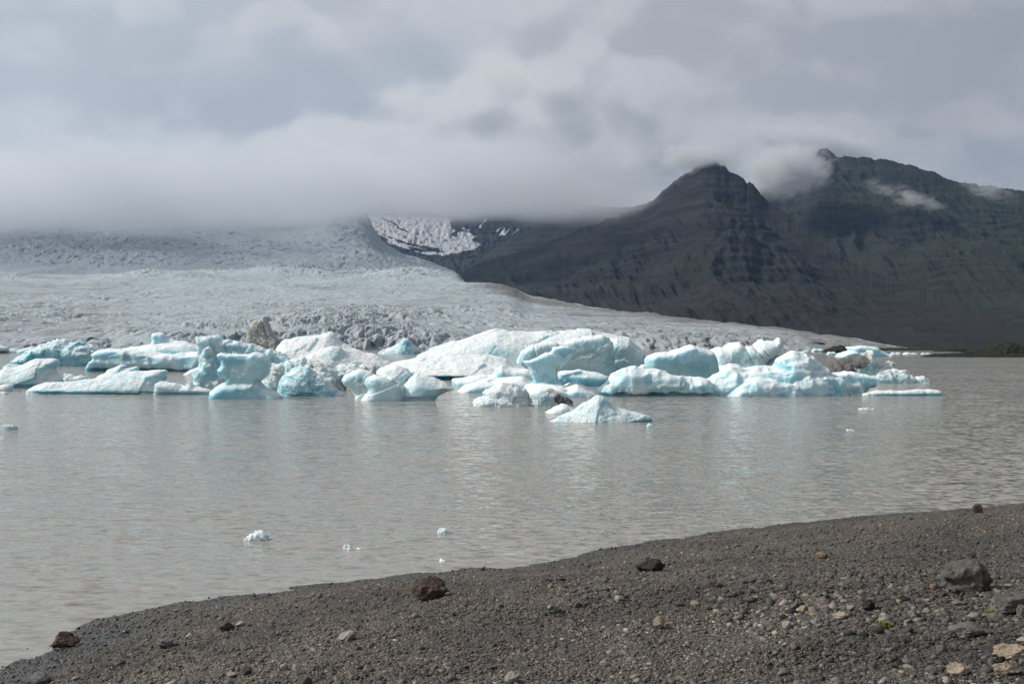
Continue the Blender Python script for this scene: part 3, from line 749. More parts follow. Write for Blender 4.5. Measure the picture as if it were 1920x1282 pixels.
def berg(name, label, base, lumps, style='smooth', blue=0.5, grit=0.25, dirt=(), cracks=(), cat='iceberg', group=None, vox=1.6, amp=1.0, mat=None, zmin=None, under=None):
    """lumps: dicts with p = outline in photograph pixels left to right, D = depth in px, r = rounding in px, e = exponent, b = waterline row"""
    _seed[0] += 13; sd = _seed[0]
    s0 = yw(base) / F
    L_ = []
    for l in lumps:
        b = l.get('b', base); Yf = yw(b); s = Yf / F
        P = l['p']; w = max(a for a, _ in P) - min(a for a, _ in P); h = b - min(c for _, c in P)
        D = l.get('D', 0.7 * w) * s; Yc = Yf + 0.5 * D + l.get('back', 0) * s
        W = [((a - 960) / F * Yc, H + (HZ - c) / F * Yc) for a, c in P]
        W = [(W[0][0], -60 * s)] + W + [(W[-1][0], -60 * s)] if not l.get('closed') else W
        L_.append(dict(W=W, D=D, Yc=Yc, s=s, r=l.get('r', 0.55 * h) * s * 0.8, e=l.get('e', 2.2), lean=l.get('lean', 0.0), warp=l.get('warp', 2.5) * s, u=l.get('u', under)))
    x0 = min(p[0] for l in L_ for p in l['W']); x1 = max(p[0] for l in L_ for p in l['W'])
    z1 = max(p[1] for l in L_ for p in l['W']); zb = -max(0.25, 7 * s0) if zmin is None else zmin
    y0 = min(l['Yc'] - l['D'] / 2 for l in L_); y1 = max(l['Yc'] + l['D'] / 2 + max(l['lean'], 0) * z1 for l in L_)
    m = 5 * s0; v = vox * s0; vy = v * 1.5
    xs = np.arange(x0 - m, x1 + m, v); ys = np.arange(y0 - m, y1 + m, vy); zs = np.arange(zb, z1 + m, v)
    Fv = np.full((len(xs), len(ys), len(zs)), 9.0, np.float32)
    XX, ZZ = np.meshgrid(xs, zs, indexing='ij')
    cs = [max(3, n // 5) for n in Fv.shape]
    for li, l in enumerate(L_):
        sdm = poly_sd(XX, ZZ, l['W']).astype(np.float32)
        gx, gy, gz = np.meshgrid(np.linspace(xs[0], xs[-1], cs[0]), np.linspace(ys[0], ys[-1], cs[1]), np.linspace(zs[0], zs[-1], cs[2]), indexing='ij')
        q = 1 / (16 * l['s'])
        wx = upsample(n3(gx * q, gy * q, gz * q, sd + li), Fv.shape); wz = upsample(n3(gx * q + 31, gy * q, gz * q, sd + 50 + li), Fv.shape)
        fi = np.clip((xs[:, None, None] + wx * l['warp'] - xs[0]) / v, 0, len(xs) - 1.001)
        fk = np.clip((zs[None, None, :] + wz * l['warp'] * 0.7 - zs[0]) / v, 0, len(zs) - 1.001)
        i, k = fi.astype(np.int32), fk.astype(np.int32); a, c = fi - i, fk - k
        d = (sdm[i, k] * (1 - a) + sdm[i + 1, k] * a) * (1 - c) + (sdm[i, k + 1] * (1 - a) + sdm[i + 1, k + 1] * a) * c
        Dh = l['D'] / 2
        if l['u']:                       # notch melted in at the waterline
            Dh = Dh * (1 - l['u'][1] * sstep(l['u'][0] * l['s'], l['u'][0] * l['s'] * 0.35, zs))[None, None, :]
        yc = l['Yc'] + l['lean'] * np.maximum(zs, 0)
        ay = np.abs(ys[None, :, None] - yc[None, None, :]) / Dh
        f = ay ** l['e'] + np.maximum(1 - d / l['r'], 0) ** l['e'] - 1
        Fv = np.minimum(Fv, f.astype(np.float32))
    Fv[0], Fv[-1], Fv[:, 0], Fv[:, -1], Fv[:, :, 0], Fv[:, :, -1] = 1, 1, 1, 1, 1, 1
    V, Q = surface_nets(Fv, (xs[0], ys[0], zs[0]), (v, vy, v))
    # relax the voxel steps
    for _ in range(2):
        acc = np.zeros_like(V); cn = np.zeros(len(V))
        for a, b in ((0, 1), (1, 2), (2, 3), (3, 0)):
            np.add.at(acc, Q[:, a], V[Q[:, b]]); np.add.at(cn, Q[:, a], 1)
        V = 0.45 * V + 0.55 * acc / np.maximum(cn, 1)[:, None]
    N = normals(V, Q)
    dsp = np.zeros(len(V))
    for kind, size, am in STY[style]:
        q = 1 / (size * s0); n = n3(V[:, 0] * q, V[:, 1] * q, V[:, 2] * q * 1.2, sd + 70 + int(size))
        if kind == 'w':
            dsp += facets(V[:, 0] * q, V[:, 1] * q, V[:, 2] * q * 1.15, sd + 110 + int(size)) * am * amp * s0; continue
        n2_ = n3(V[:, 0] * q * 0.55, V[:, 1] * q * 0.55, V[:, 2] * q * 0.55, sd + 90 + int(size))
        f = {'f': n, 'r': 0.55 - 1.7 * np.abs(n), 'b': 1.7 * np.abs(n) - 0.55}[kind]
        dsp += f * am * amp * s0 * (0.75 + 0.5 * n2_)
    ppx = 960 + V[:, 0] / V[:, 1] * F; ppy = HZ - (V[:, 2] - H) / V[:, 1] * F
    da = np.zeros(len(V))
    for (cx, cy, rx, ry, st) in dirt:
        e = ((ppx - cx) / rx) ** 2 + ((ppy - cy) / ry) ** 2
        da = np.maximum(da, st * sstep(1.25, 0.35, e))
    V = V + N * dsp[:, None]
    for pts, wd, dp, st in cracks:
        dd = np.full(len(V), 1e9)
        jit = 1.1 * n3(V[:, 0] / (6 * s0), V[:, 1] / (6 * s0), V[:, 2] / (6 * s0), sd + 5)
        for a, b in zip(pts[:-1], pts[1:]):
            dd = np.minimum(dd, seg_dist(ppx + jit, ppy + jit, a, b))
        g = np.exp(-(dd / wd) ** 2)
        V = V - N * (g * dp * s0)[:, None]; da = np.maximum(da, st * g)
    dq = dsp / max(np.abs(dsp).max(), 1e-6)
    bl = np.clip(blue - (0.5 if style in ('scallop', 'jag') else 0.15) * dq + 0.25 * n3(V[:, 0] / (40 * s0), V[:, 1] / (40 * s0), V[:, 2] / (25 * s0), sd + 7), 0, 1)
    org = np.array([(x0 + x1) / 2, y0, 0.0])
    nV = len(V)
    me = mesh_np(name, V - org, Q, mat or M_ICE, {'dirt': da, 'blue': bl, 'grit': np.full(nV, grit), 'grain': np.full(nV, 0.10 / s0 * 0.5), 'rough': np.full(nV, {'smooth': 0.35, 'scallop': 0.35, 'snow': 0.9, 'jag': 0.9, 'rubble': 1.0, 'grit': 1.1, 'bit': 0.8}[style])})
    return link(name, me, label, cat, group, loc=tuple(org))

def lp(p, **k): return dict(p=p, **k)

# back row on the left
berg('iceberg', 'bright blue iceberg with a lumpy domed top, at the left of the back row', 687, [
    lp([(29, 690), (33, 672), (50, 665), (72, 650), (85, 645), (100, 641), (120, 637), (135, 645), (147, 640), (157, 638), (155, 646), (170, 648), (186, 657), (192, 672), (193, 690)], D=110, r=26, e=2.0)],
    'jag', blue=0.85, grit=0.05)
berg('iceberg', 'long low iceberg with a pale spur on top, behind the sloped white slab', 697, [
    lp([(161, 700), (170, 682), (178, 672), (176, 662), (190, 655), (215, 654), (230, 655), (255, 657), (285, 660), (320, 664), (350, 662), (385, 660), (395, 668), (398, 700)], D=70, r=14, e=2.6, u=(5, 0.3)),
    lp([(205, 692), (215, 660), (235, 652), (262, 650), (285, 646), (310, 642), (350, 642), (372, 648), (385, 655), (392, 690)], D=90, r=26, e=1.7, back=45),
    lp([(283, 655), (287, 640), (285, 626), (295, 624), (307, 626), (315, 634), (330, 638), (350, 640), (360, 645), (364, 660)], D=40, r=12, e=1.8, back=75)],
    'scallop', blue=0.55, grit=0.1, dirt=[(232, 668, 12, 10, 0.45)], amp=0.8)
berg('iceberg', 'white topped iceberg cut off by the left edge of the photo', 728, [
    lp([(-60, 735), (-40, 705), (-10, 694), (0, 690), (10, 684), (30, 686), (45, 680), (60, 673), (75, 674), (99, 673), (101, 681), (96, 691), (104, 703), (116, 712), (118, 735)], D=90, r=44, e=1.6, lean=0.5, u=(8, 0.25))],
    'snow', blue=0.6, grit=0.15, cracks=[([(5, 712), (40, 698), (80, 684)], 1.0, 1.6, 0.2), ([(15, 700), (60, 685)], 0.8, 1.2, 0.1)])
berg('ice_chunk', 'small white ice chunk at the left edge below the white topped iceberg', 733, [
    lp([(-14, 736), (-8, 725), (2, 722), (12, 720), (24, 722), (23, 729), (20, 736)], D=24, r=9, e=1.8)], 'snow', blue=0.2, grit=0.1, cat='ice chunk', vox=1.0)
berg('ice_chunk', 'thin sliver of ice awash at the left edge of the lake', 739, [
    lp([(-12, 741), (-4, 736), (6, 735), (15, 737), (17, 741)], D=16, r=5, e=1.8)], 'snow', blue=0.2, grit=0.1, cat='ice chunk', vox=1.0)
berg('iceberg', 'long white slab of ice sloping down to the left, turquoise on its broken right end', 739, [
    lp([(42, 742), (50, 734), (65, 723), (80, 718), (100, 716), (130, 715), (165, 710), (190, 704), (215, 699), (245, 697), (280, 696), (306, 696), (301, 703), (307, 711), (303, 720), (310, 731), (313, 742)], D=75, r=40, e=1.7, lean=0.55, u=(5, 0.3)),
    lp([(168, 715), (180, 701), (200, 690), (222, 681), (233, 683), (229, 690), (253, 686), (255, 692), (246, 699), (262, 712)], D=38, r=24, e=1.5, lean=0.5, back=30)],
    'snow', blue=0.75, grit=0.12, cracks=[([(70, 735), (110, 724), (165, 714)], 1.0, 1.4, 0.15), ([(95, 738), (150, 728), (185, 714)], 1.0, 1.4, 0.1), ([(180, 703), (215, 690)], 0.8, 1.2, 0.1)])
berg('ice_chunk', 'small white spike of ice behind the upper end of the sloped slab', 713, [
    lp([(118, 716), (120, 698), (128, 702), (140, 706), (151, 701), (160, 704), (170, 716)], D=25, r=8, e=1.6)], 'snow', blue=0.25, grit=0.1, cat='ice chunk', vox=1.1)
berg('ice_chunk', 'tiny flat ice chunk on the water in front of the sloped slab', 738.5, [
    lp([(261, 741), (264, 736), (270, 734), (277, 736), (287, 741)], D=14, r=5, e=1.8, back=-6)], 'snow', blue=0.2, grit=0.1, cat='ice chunk', vox=0.9)
berg('iceberg', 'small white wedge of ice at the left foot of the jagged tower', 703, [
    lp([(340, 705), (355, 694), (378, 684), (395, 684), (405, 705)], D=45, r=18, e=1.6, lean=0.6)], 'snow', blue=0.3, grit=0.1)
# towers and arches left of the middle
berg('iceberg', 'jagged teal ice tower with a knobbly arm reaching right', 729, [
    lp([(366, 730), (372, 690), (376, 678), (372, 664), (374, 650), (371, 630), (376, 628), (384, 633), (393, 629), (405, 629), (414, 631), (417, 639), (426, 641), (445, 640), (467, 644), (482, 649), (501, 652), (518, 657), (539, 665), (557, 670), (575, 676), (590, 690), (596, 730)], D=55, r=13, e=2.2, back=8),
    lp([(360, 733), (368, 718), (363, 709), (362, 696), (370, 692), (377, 690), (382, 679), (388, 677), (394, 681), (400, 680), (406, 690), (414, 700), (421, 713), (428, 733)], D=40, r=15, e=2.0, back=-14),
    lp([(378, 700), (376, 672), (383, 656), (391, 650), (398, 656), (404, 668), (410, 690), (412, 715)], D=30, r=13, e=2.0, back=-4)],
    'jag', blue=0.45, grit=0.12, dirt=[(512, 672, 10, 8, 0.4)])
berg('iceberg', 'flat white ledge of ice between the sloped slab and the anvil shaped berg', 740, [
    lp([(291, 742), (296, 720), (303, 716), (332, 717), (347, 725), (352, 722), (355, 713), (360, 719), (368, 725), (392, 729), (402, 733), (404, 742)], D=40, r=11, e=1.7, u=(6, 0.35))], 'snow', blue=0.35, grit=0.12)
berg('iceberg', 'anvil shaped iceberg with a smooth overhanging block on a turquoise foot', 748, [
    lp([(392, 751), (393, 735), (404, 725), (418, 716), (440, 713), (470, 713), (492, 716), (502, 727), (518, 735), (529, 744), (530, 751)], D=62, r=24, e=2.0),
    lp([(420, 735), (425, 711), (412, 702), (410, 694), (417, 686), (417, 677), (410, 671), (407, 665), (413, 661), (445, 662), (471, 663), (479, 660), (497, 664), (507, 673), (508, 682), (504, 690), (505, 700), (497, 710), (488, 716), (490, 735)], D=48, r=12, e=2.6, back=8, warp=1.0),
    lp([(433, 668), (434, 658), (437, 655), (440, 659), (444, 657), (448, 660), (450, 668)], D=12, r=6, e=1.6, back=24)],
    'smooth', blue=0.7, grit=0.12, under=None)
berg('iceberg', 'rounded pale blue dome of ice right of the anvil shaped iceberg', 743, [
    lp([(518, 746), (522, 722), (528, 711), (539, 700), (552, 692), (566, 687), (580, 690), (590, 697), (600, 704), (612, 712), (622, 720), (636, 733), (648, 741), (650, 746)], D=75, r=42, e=2.0)],
    'jag', blue=0.8, grit=0.04, amp=0.75)
berg('iceberg', 'dirty grey brown fin of ice leaning left above the jagged arm', 692, [
    lp([(455, 694), (459, 660), (462, 636), (461, 622), (457, 610), (469, 607), (473, 600), (484, 597), (494, 594), (500, 602), (509, 620), (516, 632), (527, 638), (529, 651), (535, 662), (540, 694)], D=38, r=12, e=2.6, lean=0.1)],
    'grit', blue=0.1, grit=0.8, dirt=[(495, 640, 60, 75, 0.64), (522, 648, 14, 24, 0.70)], cracks=[([(488, 597), (494, 612), (502, 632)], 1.6, 2.2, 0.85)], amp=0.4)
berg('iceberg', 'smooth white snow covered iceberg with a sloping ridge, behind the rubble and the dirty fin', 700, [
    lp([(505, 702), (512, 655), (527, 636), (550, 632), (574, 629), (600, 626), (616, 624), (622, 629), (640, 641), (659, 652), (687, 661), (705, 667), (728, 678), (742, 686), (748, 702)], D=120, r=66, e=1.5, lean=0.5),
    lp([(560, 702), (575, 668), (600, 655), (622, 648), (640, 652), (650, 664), (680, 676), (710, 684), (722, 702)], D=60, r=40, e=1.6, back=-20)],
    'snow', blue=0.2, grit=0.35, amp=1.2)
berg('iceberg', 'heap of knobbly grey white ice rubble between the blue dome and the fractured berg', 732, [
    lp([(480, 735), (490, 712), (500, 692), (515, 681), (535, 676), (557, 671), (572, 669), (580, 677), (589, 676), (606, 672), (621, 677), (632, 684), (645, 681), (659, 682), (675, 686), (687, 682), (704, 688), (712, 700), (690, 715), (655, 722), (640, 735)], D=70, r=34, e=1.8),
    lp([(570, 735), (580, 705), (598, 698), (618, 700), (632, 712), (640, 724), (644, 735)], D=40, r=20, e=1.9, back=-16),
    lp([(498, 735), (500, 712), (510, 704), (522, 706), (530, 720), (534, 735)], D=30, r=14, e=1.9, back=-18)],
    'rubble', blue=0.2, grit=0.35, dirt=[(510, 700, 16, 22, 0.5), (592, 684, 20, 9, 0.5), (630, 722, 24, 12, 0.5), (690, 692, 22, 12, 0.55), (560, 690, 40, 16, 0.25), (650, 705, 40, 22, 0.25)], under=(6, 0.25))
berg('iceberg', 'fractured grey white berg split by dark cracks, with a smooth rounded left face', 752, [
    lp([(672, 756), (686, 738), (690, 730), (683, 720), (688, 709), (704, 702), (722, 703), (738, 708), (748, 716), (756, 728), (760, 756)], D=60, r=26, e=2.2, back=-4),
    lp([(664, 756), (666, 742), (656, 728), (645, 722), (639, 713), (649, 701), (664, 696), (676, 692), (690, 697), (704, 704), (716, 730), (720, 756)], D=42, r=20, e=2.0, back=14),
    lp([(690, 745), (700, 700), (710, 690), (728, 686), (742, 683), (762, 690), (776, 698), (770, 712), (765, 745)], D=50, r=32, e=1.6, lean=0.4, back=20),
    lp([(742, 752), (752, 726), (765, 708), (780, 699), (800, 704), (818, 711), (840, 722), (854, 729), (838, 736), (826, 743), (815, 752)], D=60, r=34, e=1.6, lean=0.3, back=6, u=(9, 0.3))],
    'smooth', blue=0.35, grit=0.3, dirt=[(677, 726, 12, 20, 0.42), (700, 693, 16, 7, 0.5), (828, 732, 16, 6, 0.45)],
    cracks=[([(700, 700), (725, 706), (752, 722), (764, 710), (778, 698)], 1.5, 2.4, 0.55), ([(752, 722), (753, 745)], 1.1, 1.6, 0.3), ([(766, 694), (776, 698)], 1.6, 2, 0.9)], vox=1.4)
# the big white berg and its neighbours
berg('iceberg', 'largest iceberg, a long white hump with a cracked turquoise front, in the back row', 706, [
    lp([(770, 712), (776, 674), (784, 664), (807, 655), (826, 648), (846, 641), (864, 635), (885, 629), (905, 624), (929, 617), (945, 619), (962, 622), (995, 623), (1020, 621), (1039, 620), (1062, 617), (1082, 616), (1115, 617), (1133, 623), (1157, 627), (1181, 633), (1188, 643), (1200, 652), (1212, 664), (1211, 684), (1200, 700), (1190, 712)], D=150, r=58, e=1.8, b=700, lean=0.3),
    lp([(962, 712), (968, 680), (978, 660), (994, 652), (1004, 645), (1030, 641), (1060, 640), (1080, 633), (1105, 630), (1130, 628), (1142, 636), (1148, 650), (1150, 680), (1152, 712)], D=70, r=13, e=2.8, b=703, back=-6),
    lp([(1110, 712), (1125, 660), (1140, 640), (1160, 634), (1180, 640), (1192, 655), (1205, 670), (1206, 712)], D=80, r=28, e=2.2, b=701),
    lp([(690, 716), (715, 690), (738, 680), (785, 671), (850, 664), (910, 664), (950, 672), (985, 690), (1000, 716)], D=440, r=58, e=1.5, b=713, lean=0.2, u=(8, 0.3))],
    'snow', blue=0.5, grit=0.28, dirt=[(1135, 678, 26, 9, 0.35), (1172, 676, 9, 12, 0.4), (1160, 655, 16, 4, 0.35), (1115, 690, 40, 7, 0.25)],
    cracks=[([(1003, 668), (1002, 645), (1022, 633), (1050, 622)], 1.5, 3.5, 0.05), ([(1143, 632), (1148, 650), (1142, 660), (1152, 680), (1160, 692)], 1.5, 2.6, 0.35), ([(1160, 630), (1162, 650)], 1.0, 1.6, 0.2), ([(1060, 680), (1085, 666), (1112, 660), (1130, 672)], 3.0, 3.5, 0.25)])
berg('iceberg', 'low smooth turquoise tongue of ice right of the fluke shaped berg', 724, [
    lp([(1018, 727), (1030, 702), (1047, 697), (1082, 695), (1110, 697), (1128, 700), (1147, 707), (1140, 716), (1132, 727)], D=50, r=20, e=1.9)], 'smooth', blue=0.8, grit=0.05)
berg('iceberg', 'low pale blue ice shelf reaching left behind the fluke shaped berg', 722, [
    lp([(846, 724), (849, 711), (872, 707), (894, 703), (912, 703), (925, 701), (929, 690), (940, 685), (956, 689), (975, 690), (990, 691), (1010, 697), (1040, 706), (1055, 726)], D=60, r=20, e=2.0)], 'scallop', blue=0.6, grit=0.06, amp=0.5)
berg('iceberg', 'turquoise berg with a tilted whale fluke shaped block on a narrow neck', 745, [
    lp([(853, 741), (860, 733), (872, 721), (890, 716), (918, 711), (945, 709), (980, 707), (1000, 716), (1005, 741)], D=110, r=18, e=2.0, b=736, back=-6),
    lp([(978, 748), (984, 726), (996, 720), (1015, 716), (1040, 716), (1058, 722), (1068, 718), (1079, 716), (1092, 722), (1100, 727), (1112, 734), (1122, 740), (1124, 748)], D=210, r=20, e=1.9),
    lp([(1000, 735), (998, 712), (994, 704), (990, 690), (978, 676), (993, 675), (1012, 667), (1032, 658), (1036, 651), (1054, 647), (1067, 648), (1075, 654), (1076, 663), (1071, 672), (1062, 680), (1052, 689), (1045, 700), (1047, 711), (1059, 723), (1062, 735)], D=40, r=9, e=2.2, back=60, warp=0.8)],
    'smooth', blue=0.55, grit=0.12, dirt=[(1046, 690, 5, 8, 0.6), (1050, 672, 12, 5, 0.2)], cracks=[([(1044, 685), (1043, 700), (1048, 713), (1058, 723)], 1.4, 1.6, 0.45), ([(995, 705), (1008, 700), (1020, 712)], 1.2, 1.6, 0.0)], vox=1.4)
berg('iceberg', 'pair of gritty grey ice humps with a black edge, before the fluke shaped berg', 762, [
    lp([(886, 765), (889, 750), (893, 746), (905, 743), (903, 735), (912, 729), (923, 725), (942, 717), (960, 719), (973, 723), (985, 730), (994, 740), (1000, 765)], D=62, r=32, e=1.9),
    lp([(985, 765), (996, 741), (1003, 732), (1014, 728), (1030, 728), (1042, 734), (1052, 741), (1066, 746), (1075, 753), (1078, 765)], D=45, r=26, e=1.9, back=2),
    lp([(888, 766), (892, 751), (915, 744), (945, 745), (970, 752), (985, 766)], D=30, r=16, e=1.8, back=-8)],
    'grit', blue=0.15, grit=0.7, dirt=[(1060, 748, 26, 13, 1.0), (993, 742, 18, 12, 0.5), (1035, 732, 16, 6, 0.6), (960, 728, 34, 14, 0.22)], vox=1.3)
berg('iceberg', 'low white triangular iceberg nearest to the shore', 793, [
    lp([(1019, 797), (1032, 787), (1050, 778), (1070, 769), (1083, 763), (1098, 753), (1111, 745), (1122, 741), (1137, 749), (1150, 757), (1160, 762), (1188, 772), (1210, 778), (1230, 783), (1215, 789), (1195, 797)], D=95, r=60, e=1.35)],
    'snow', blue=0.62, grit=0.05, vox=1.2)
berg('ice_chunk', 'small white lump of ice touching the back of the triangular iceberg', 775, [
    lp([(1019, 778), (1026, 769), (1040, 762), (1054, 757), (1064, 759), (1074, 765), (1090, 778)], D=40, r=18, e=1.7)], 'smooth', blue=0.3, grit=0.05, cat='ice chunk', vox=1.1)
berg('ice_chunk', 'tiny knob of ice floating off the right tip of the triangular iceberg', 800, [
    lp([(1210, 802), (1211, 796), (1215, 792), (1220, 793), (1226, 796), (1229, 802)], D=12, r=6, e=1.8)], 'jag', blue=0.1, grit=0.1, cat='ice chunk', vox=0.7, amp=0.4)
# right side
berg('iceberg', 'smooth pale turquoise block with a low peak, behind the long sculpted berg', 712, [
    lp([(1206, 716), (1212, 694), (1210, 675), (1214, 667), (1228, 661), (1256, 659), (1278, 650), (1295, 644), (1311, 651), (1336, 659), (1342, 671), (1349, 697), (1352, 716)], D=75, r=16, e=2.3)],
    'smooth', blue=0.62, grit=0.12)
berg('iceberg', 'white iceberg with tilted dirt bands and a high knob on its right', 702, [
    lp([(1328, 706), (1332, 657), (1348, 650), (1357, 652), (1363, 646), (1387, 641), (1396, 648), (1411, 648), (1419, 642), (1427, 636), (1440, 637), (1451, 638), (1459, 632), (1466, 636), (1470, 645), (1462, 659), (1450, 671), (1437, 680), (1440, 706)], D=70, r=24, e=2.0, lean=0.2, warp=1.5),
    lp([(1420, 706), (1436, 682), (1452, 668), (1475, 664), (1490, 672), (1500, 706)], D=60, r=20, e=2.0, back=10)],
    'smooth', blue=0.35, grit=0.22, cracks=[([(1392, 642), (1402, 658), (1413, 682)], 1.2, 2.2, 0.45), ([(1408, 646), (1420, 658), (1433, 672)], 1.6, 2.6, 0.75), ([(1420, 643), (1432, 655), (1442, 667)], 1.4, 2.4, 0.7), ([(1452, 638), (1456, 650)], 0.9, 1.6, 0.1)], dirt=[(1400, 660, 10, 14, 0.2)])
berg('ice_chunk', 'low white lump of ice between the turquoise block and the banded berg', 704, [
    lp([(1340, 706), (1347, 685), (1365, 682), (1385, 684), (1400, 690), (1408, 706)], D=36, r=14, e=1.8, back=-4)], 'smooth', blue=0.2, grit=0.1, cat='ice chunk')
berg('ice_chunk', 'little white knob of ice at the left foot of the turquoise block', 706, [
    lp([(1190, 708), (1194, 686), (1204, 682), (1214, 684), (1218, 708)], D=22, r=9, e=1.8, back=-4)], 'smooth', blue=0.2, grit=0.1, cat='ice chunk', vox=1.2)
berg('iceberg', 'long sculpted white and blue berg with melted hollows, in the front row on the right', 743, [
    lp([(1116, 745), (1120, 729), (1135, 719), (1145, 708), (1153, 697), (1157, 691), (1168, 686), (1190, 687), (1203, 693), (1220, 695), (1231, 694), (1248, 697), (1262, 703), (1288, 706), (1310, 708), (1330, 712), (1345, 745)], D=60, r=26, e=1.9, u=(7, 0.35)),
    lp([(1300, 745), (1320, 712), (1349, 699), (1360, 692), (1372, 688), (1395, 689), (1420, 688), (1450, 686), (1453, 675), (1462, 668), (1472, 662), (1486, 657), (1498, 661), (1511, 662), (1524, 670), (1543, 686), (1556, 698), (1582, 702), (1600, 745)], D=85, r=46, e=1.6, back=12),
    lp([(1352, 746), (1370, 732), (1388, 716), (1402, 708), (1425, 706), (1450, 709), (1475, 716), (1500, 730), (1530, 746)], D=55, r=26, e=1.8, back=-6),
    lp([(1455, 745), (1470, 722), (1490, 706), (1510, 698), (1535, 702), (1556, 706), (1568, 722), (1582, 745)], D=50, r=26, e=1.7, back=2),
    lp([(1530, 741), (1545, 702), (1570, 699), (1608, 700), (1630, 702), (1645, 706), (1647, 713), (1640, 722), (1632, 729), (1624, 741)], D=55, r=12, e=2.3, back=6, b=738)],
    'scallop', blue=0.52, grit=0.06, amp=1.25, dirt=[(1595, 733, 26, 6, 0.35)], vox=1.5)
berg('iceberg', 'dirty grey berg with a black ramp rising to a blunt peak on the right', 718, [
    lp([(1538, 722), (1542, 691), (1550, 685), (1576, 675), (1600, 668), (1615, 664), (1626, 657), (1635, 657), (1637, 670), (1649, 690), (1662, 700), (1666, 722)], D=70, r=26, e=1.8, back=12),
    lp([(1615, 722), (1625, 702), (1650, 693), (1675, 692), (1694, 693), (1702, 701), (1713, 706), (1728, 704), (1740, 712), (1746, 722)], D=50, r=22, e=1.9),
    lp([(1640, 715), (1648, 686), (1662, 679), (1674, 679), (1684, 690), (1690, 715)], D=26, r=14, e=1.9, back=26)],
    'jag', blue=0.35, grit=0.45, dirt=[(1568, 692, 44, 30, 1.0), (1602, 678, 36, 17, 0.95), (1624, 668, 18, 13, 0.55), (1640, 684, 34, 30, 0.32), (1670, 684, 24, 10, 0.5)], amp=0.9)
berg('ice_floe', 'long thin white ice floe off the right end of the sculpted berg', 742, [
    lp([(1614, 745), (1620, 737), (1646, 732), (1670, 730), (1682, 732), (1696, 731), (1730, 730), (1756, 729), (1763, 735), (1766, 745)], D=34, r=9, e=1.8, u=(4, 0.3))], 'snow', blue=0.3, grit=0.08, cat='ice floe', vox=1.2, amp=0.7)
# far ones
berg('iceberg', 'far iceberg with a wide overhanging top, beyond the black ramped berg', 669, [
    lp([(1566, 671), (1572, 664), (1587, 658), (1605, 656), (1622, 658), (1630, 671)], D=40, r=9, e=1.8, back=-4),
    lp([(1600, 671), (1592, 655), (1586, 650), (1600, 650), (1623, 648), (1642, 650), (1652, 657), (1662, 662), (1671, 665), (1671, 671)], D=46, r=9, e=2.0)], 'scallop', blue=0.6, grit=0.1, vox=1.2, amp=0.4)
berg('iceberg', 'distant pale blue pyramid of ice in front of the glacier wall', 664, [
    lp([(706, 666), (710, 660), (725, 654), (738, 648), (749, 644), (754, 637), (759, 632), (768, 636), (779, 649), (788, 657), (789, 666)], D=50, r=26, e=1.6)], 'jag', blue=0.6, grit=0.2, vox=1.2, amp=0.45)
berg('iceberg', 'low distant blue ridge of ice at the left under the glacier', 662, [
    lp([(3, 664), (14, 656), (25, 653), (38, 655), (50, 652), (64, 650), (74, 655), (78, 664)], D=30, r=8, e=1.9)], 'jag', blue=0.85, grit=0.1, vox=1.1, amp=0.3)
berg('iceberg', 'distant white capped berg with a dark foot at the left edge', 663, [
    lp([(-24, 665), (-20, 650), (-6, 646), (6, 647), (14, 651), (18, 665)], D=30, r=9, e=2.0)], 'snow', blue=0.3, grit=0.2, dirt=[(0, 660, 22, 4, 0.9)], vox=1.1, amp=0.4)
for i, (a, b, top, base, lab) in enumerate([
        (1505, 1518, 656, 661, 'far speck of blue ice right of the sculpted berg peak'), (1520, 1545, 653, 660, 'far low line of blue ice under the glacier snout'),
        (1548, 1570, 659, 665, 'small far ice lump left of the overhanging far iceberg'), (1668, 1690, 660, 665, 'far ice strip just right of the overhanging far iceberg'),
        (1692, 1722, 660, 664.5, 'thin far ice strip before the dark shore'), (1724, 1746, 660.5, 664, 'thinnest far ice strip, beside the dark spit of land')]):
    w = b - a
    berg('ice_chunk', lab, base, [lp([(a, base + 1.5), (a + w * .12, top + 1.5), (a + w * .3, top), (a + w * .5, top + 1.2), (a + w * .7, top + 0.4), (a + w * .9, top + 2), (b, base + 1.5)], D=w * 0.6, r=3.5, e=1.8, warp=0.6)],
         'jag', blue=0.6, grit=0.15, cat='ice chunk', vox=0.7, amp=0.18)
# small drifting pieces
def bit(label, pts, base, D=None):
    w = max(a for a, _ in pts) - min(a for a, _ in pts)
    berg('drifting_ice', label, base, [lp(pts, D=D or w * 0.5, r=w * 0.22, e=1.7, warp=1.2)],
         'bit', blue=0.0, grit=0.1, cat='drifting ice', vox=0.6, amp=0.8)
bit('white lump of ice drifting off the beach, the biggest in the open water', [(458, 1015), (461, 1008), (468, 1003), (474, 999), (483, 996), (492, 996), (500, 1000), (506, 1010), (507, 1015)], 1013)
bit('low twin lump of clear ice drifting between the two other pieces off the beach', [(645, 1031), (648, 1024), (655, 1022), (662, 1026), (668, 1029), (676, 1025), (681, 1027), (682, 1031)], 1030)
bit('small ragged ice lump drifting right above the brown boulder', [(819, 1001), (822, 994), (830, 990), (838, 991), (846, 996), (850, 1001)], 1000)
bit('tiny speck of ice near the shore above the brown boulder', [(824, 1054), (828, 1049), (831, 1048), (836, 1051), (838, 1054)], 1053)
bit('white lump of drifting ice at the left edge below the icebergs', [(8, 806), (11, 799), (18, 796), (25, 798), (31, 801), (33, 806)], 805)
bit('flat ice scrap drifting in open water on the right', [(1608, 768), (1612, 765.5), (1625, 765), (1636, 766.5), (1640, 768)], 767.5)
bit('tiny ice scrap in the open water below the long floe', [(1581, 808), (1585, 805), (1592, 804), (1599, 806), (1601, 808)], 807)

